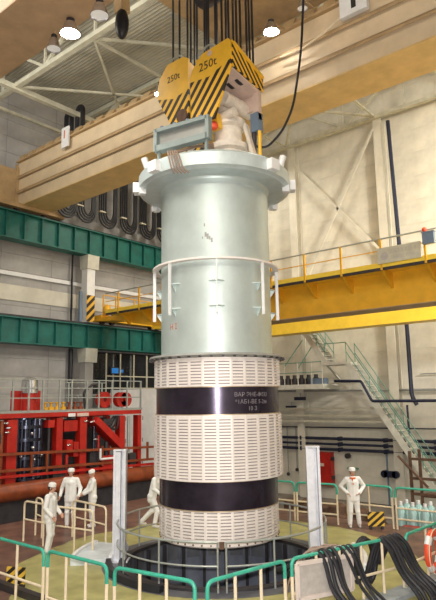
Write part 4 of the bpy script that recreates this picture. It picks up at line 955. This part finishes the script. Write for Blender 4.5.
# clutter behind the rear railing
for i, (x, y, h) in enumerate(((-3.0, 9.0, 1.0), (-2.3, 9.3, .8), (-1.7, 9.0, .95), (-3.9, 9.2, .9), (-.9, 9.4, .8), (-.2, 9.2, .7))):
    t = thing('machine_part', (x, y, ZL), ['brown capped machine part behind the rear railing', 'low brown machine part beside the red cabinet foot', 'rusty machine part right of the right guide post', 'brown machine part next to the hanging barrel', 'brown machine part right behind the worker', 'low rusty machine part right of the worker'][i], 'machine part', 'machine parts behind the rear railing')
    MB().lathe([(0, 0), (.42, 0), (.42, h * .5), (.34, h * .6), (.34, h * .9), (.2, h), (0, h)], 20, (x, y, ZL)).build('drum', M['rust'], t)
    MB().lathe([(.44, h * .3), (.48, h * .3), (.48, h * .4), (.44, h * .4)], 20, (x, y, ZL)).build('hoop', M['brown'], t)
for i in range(8):
    x, y = 1.35 + (i % 4) * .42, 7.9 + (i // 4) * .5
    t = thing('gas_bottle', (x, y, ZL), ORD[i % 4] + ' pale teal bottle from the left in the ' + ('front', 'rear')[i // 4] + ' row behind the rear railing', 'bottle', 'teal bottles')
    MB().lathe([(0, 0), (.17, 0), (.17, 1.1), (.12, 1.28), (.05, 1.34), (0, 1.34)], 14, (x, y, ZL)).build('body', M['cyan'], t)
    MB().lathe([(0, 1.34), (.06, 1.34), (.06, 1.46), (0, 1.46)], 10, (x, y, ZL)).build('valve_cap', M['white'], t)
for i, (x, y) in enumerate(((2.0, 7.4), (3.0, 7.4))):
    tag(MB().box(x - .4, x + .4, y - .25, y + .25, ZL, ZL + .7).box(x - .44, x + .44, y - .29, y + .29, ZL + .7, ZL + .76).build('red_crate', M['red'], smooth=False), ['dull red crate left of the teal bottles', 'dull red crate in front of the teal bottles'][i], 'crate', 'red crates')

# ================================================================== WORKERS
REM = []
def solid(name, m, material, parent, mw, voxel):
    o = link(name, m.mesh(name, material, True, False), parent, mw)
    md = o.modifiers.new('fuse', 'REMESH'); md.mode = 'VOXEL'; md.voxel_size = voxel; md.use_smooth_shade = True
    s2 = o.modifiers.new('soft', 'SMOOTH'); s2.factor = .5; s2.iterations = 3
    REM.append(o); return o
def hand(m, wrist, fwd, side):
    """palm, four unequal bent fingers and a thumb from the palm's side"""
    wrist, fwd = Vector(wrist), Vector(fwd).normalized(); sd = Vector(side).normalized(); nrm = fwd.cross(sd).normalized()
    m.cap(wrist, wrist + fwd * .03, .024, .026)
    for k, (o_, L) in enumerate(((.030, .068), (.010, .076), (-.010, .071), (-.030, .056))):
        b0 = wrist + fwd * .02 + sd * o_ * .7; b1_ = wrist + fwd * .088 + sd * o_; m.cap(b0, b1_, .015, .0125)
        m1 = b1_ + fwd * L * .55 + nrm * .012; m.cap(b1_, m1, .0115, .0105); m.cap(m1, m1 + fwd * L * .38 + nrm * .026, .0105, .009)
    t0 = wrist + fwd * .03 + sd * .03; t1 = t0 + fwd * .035 + sd * .032 + nrm * .01; m.cap(t0, t1, .015, .013); m.cap(t1, t1 + fwd * .032 + sd * .006 + nrm * .008, .0125, .0105)
def person(x, y, heading, label, lean=0.0, H=1.75, arms=None, legs=None, head_turn=0.0, head_nod=0.0, scarf=False, hair=True):
    """local frame: +Y forward, +X to the person's right; joints given in metres for a 1.75 m body"""
    t = thing('person', (x, y, 0), label, 'person', 'workers in white')
    k = H / 1.75; MW = T(x, y, 0) @ RZ(heading) @ Matrix.Scale(k, 4)
    hip = Vector((0, 0, .93)); ln = math.sin(lean); lc_ = math.cos(lean)
    def up(h, fx=0, fy=0): return hip + Vector((fx, ln * h + fy * lc_, lc_ * h - fy * ln))
    arms = arms or [((.25, .02, 1.16), (.27, .10, .92)), ((-.25, .02, 1.16), (-.27, .10, .92))]
    legs = legs or [((.10, .02, .49), (.11, -.02, .09)), ((-.10, .02, .49), (-.11, -.02, .09))]
    sho = [up(.52, .185), up(.52, -.185)]; neck = up(.60); hc = up(.725, 0, .02)
    b = MB()   # body
    b.cap(up(.02), up(.35), .08, .085); b.cap(up(.35), up(.52), .085, .07); b.cap(up(.5), up(.66, 0, .01), .052, .052)
    hr = Matrix.Rotation(head_turn, 3, 'Z') @ Matrix.Rotation(-head_nod, 3, 'X')
    def hp(a, c, e): return hc + hr @ Vector((a, c, e))
    def hball(c, r, s_): 
        n0 = len(b.v); b.ball((0, 0, 0), r, 14, 10, s_)
        for i in range(n0, len(b.v)): b.v[i] = hr @ b.v[i] + hp(*c)
    hball((0, -.005, .025), .098, (.80, .98, .98)); hball((0, .025, -.045), .07, (.82, .95, 1.0))
    b.cap(hp(0, .088, .01), hp(0, .108, -.022), .012, .016)
    for s_ in (1, -1): hball((s_ * .078, -.005, -.005), .03, (.45, .8, 1.1))
    b.cap(hp(-.02, .082, -.058), hp(.02, .082, -.058), .011, .011)
    for i in (0, 1):
        el, wr = Vector(arms[i][0]), Vector(arms[i][1]); b.cap(sho[i], el, .045, .036); b.cap(el, wr, .036, .026)
        f = (wr - el).normalized(); sd = Vector((0, 1, 0)) - f * f.y
        if sd.length < .3: sd = Vector((-1 if i == 0 else 1, 0, 0)) - f * f.x * (-1 if i == 0 else 1)
        hand(b, wr, f if len(arms[i]) < 3 else arms[i][2], sd)
        hp_ = Vector(((.09, -.09)[i], 0, .93)); kn, an = Vector(legs[i][0]), Vector(legs[i][1])
        b.cap(hp_, kn, .075, .05); b.cap(kn, an, .048, .035); b.cap(an, an + Vector((0, .12, -.045)), .035, .028)
    body = solid('body', b, M['skin'], t, MW, .0085)
    # eyes, brows and mouth
    ey = MB()
    for s_ in (1, -1): ey.ball(hp(s_ * .032, .085, .012), .011, 8, 6)
    link('eyes', ey.mesh('eyes', M['white']), t, MW)
    pu = MB()
    for s_ in (1, -1): pu.ball(hp(s_ * .032, .094, .012), .005, 8, 6); pu.cap(hp(s_ * .018, .092, .034), hp(s_ * .046, .086, .034), .005, .004)
    link('brows', pu.mesh('brows', M['hair']), t, MW)
    link('lips', MB().cap(hp(-.018, .088, -.06), hp(.018, .088, -.06), .006, .006).mesh('lips', M['redmark']), t, MW)
    if hair:
        h_ = MB(); h_.ball((0, 0, 0), .104, 14, 10, (.84, .98, .98))
        h_.v = [hr @ v + hp(0, -.022, .022) for v in h_.v]; link('hair', h_.mesh('hair', M['hair']), t, MW)
    c_ = MB().lathe([(0, .075), (.06, .072), (.098, .05), (.108, .01), (.106, -.035), (.098, -.035), (.098, .0), (0, .02)], 20)
    c_.v = [hr @ (v + Vector((0, -.004, .075))) + hp(0, 0, 0) for v in c_.v]
    link('cap', c_.mesh('cap', M['cloth']), t, MW)
    # jacket
    j = MB()
    for sx in (-1, 1):
        j.cap(up(-.10, sx * .075), up(.22, sx * .065), .125, .118); j.cap(up(.22, sx * .065), up(.44, sx * .095), .118, .105)
    j.cap(up(-.08, 0, .01), up(.44, 0, .01), .128, .118)
    j.cap(up(.42, 0, .03), up(.5, 0, 0), .115, .085); j.cap(sho[0] + Vector((-.03, 0, .0)), sho[1] + Vector((.03, 0, .0)), .078, .078); j.cap(up(.5), up(.585), .075, .062)
    for i in (0, 1):
        el, wr = Vector(arms[i][0]), Vector(arms[i][1]); j.cap(sho[i], el, .078, .063); j.cap(el, el.lerp(wr, .96), .063, .052)
        j.ball(el + Vector((0, -.015, .01)), .066, 10, 8)
    solid('jacket', j, M['cloth'], t, MW, .013)
    p_ = MB()
    for i in (0, 1):
        hp_ = Vector(((.088, -.088)[i], 0, .93)); kn, an = Vector(legs[i][0]), Vector(legs[i][1])
        p_.cap(hp_ + Vector((0, -.015, 0)), hp_, .128, .118); p_.cap(hp_, kn, .108, .078); p_.cap(kn, an + Vector((0, 0, .02)), .078, .068); p_.ball(kn + Vector((0, .012, -.02)), .082, 10, 8)
    solid('trousers', p_, M['cloth'], t, MW, .013)
    for i in (0, 1):
        an = Vector(legs[i][1]); s3 = MB(); s3.cap(an + Vector((0, -.04, -.035)), an + Vector((0, .13, -.05)), .048, .038); s3.cap(an, an + Vector((0, .03, -.03)), .05, .05)
        solid('shoe', s3, M['shoe'], t, MW, .012)
    if scarf:
        s4 = MB(); s4.path([up(.55, .085 * math.cos(a_), .02 + .085 * math.sin(a_)) for a_ in [2 * math.pi * q / 14 for q in range(14)]], .026, 8, closed=True)
        s4.cap(up(.53, .02, .095), up(.36, .0, .145), .022, .012); link('scarf', s4.mesh('scarf', M['scarf']), t, MW)
    return t
FACE_CAM, FACE_R, FACE_L, FACE_AWAY = R_(-140), R_(-50), R_(130), R_(40)
person(-4.07, -2.3, R_(-62), 'worker in white nearest the camera at left, hands low, looking right towards the barrel', arms=[((.24, -.02, 1.17), (.22, .16, .97)), ((-.24, .0, 1.17), (-.2, .18, .98))], head_turn=R_(0), head_nod=R_(8), H=1.77,
       legs=[((.08, .03, .49), (.09, -.03, .09)), ((-.08, .0, .49), (-.09, -.08, .09))])
person(-6.28, -.05, R_(-146), 'worker in white at the red machine facing the camera, left one of the pair', arms=[((.30, -.02, 1.18), (.30, .12, .97)), ((-.30, -.02, 1.18), (-.30, .12, .97))], H=1.8, head_turn=R_(6))
person(-5.82, .46, R_(152), 'worker in white turned away to the left, right one of the pair', head_nod=R_(20), arms=[((.2, .12, 1.18), (.16, .30, 1.05)), ((-.2, .1, 1.18), (-.14, .3, 1.06))], H=1.74, hair=False)
person(-4.2, 1.58, R_(-60), 'worker in white striding, half hidden by the slotted barrel', lean=R_(12), H=1.8, legs=[((.09, .18, .50), (.10, .10, .09)), ((-.09, -.02, .50), (-.10, -.38, .13))], arms=[((.22, .12, 1.16), (.2, .32, 1.02)), ((-.22, .12, 1.16), (-.18, .34, 1.04))])
person(.95, 5.3, R_(-143), 'worker in white with an orange scarf and hands on hips at the right', scarf=True, H=1.75, arms=[((.36, -.10, 1.22), (.19, .07, 1.03), (-.6, .6, -.4)), ((-.36, -.10, 1.22), (-.19, .07, 1.03), (.6, .6, -.4))], head_turn=R_(14), legs=[((.11, .03, .49), (.14, .0, .09)), ((-.11, .02, .49), (-.15, -.02, .09))])
# fuse the figures into single continuous meshes
bpy.context.view_layer.update()
dg = bpy.context.evaluated_depsgraph_get()
new = [(o, bpy.data.meshes.new_from_object(o.evaluated_get(dg))) for o in REM]
for o, me in new: o.modifiers.clear(); o.data = me
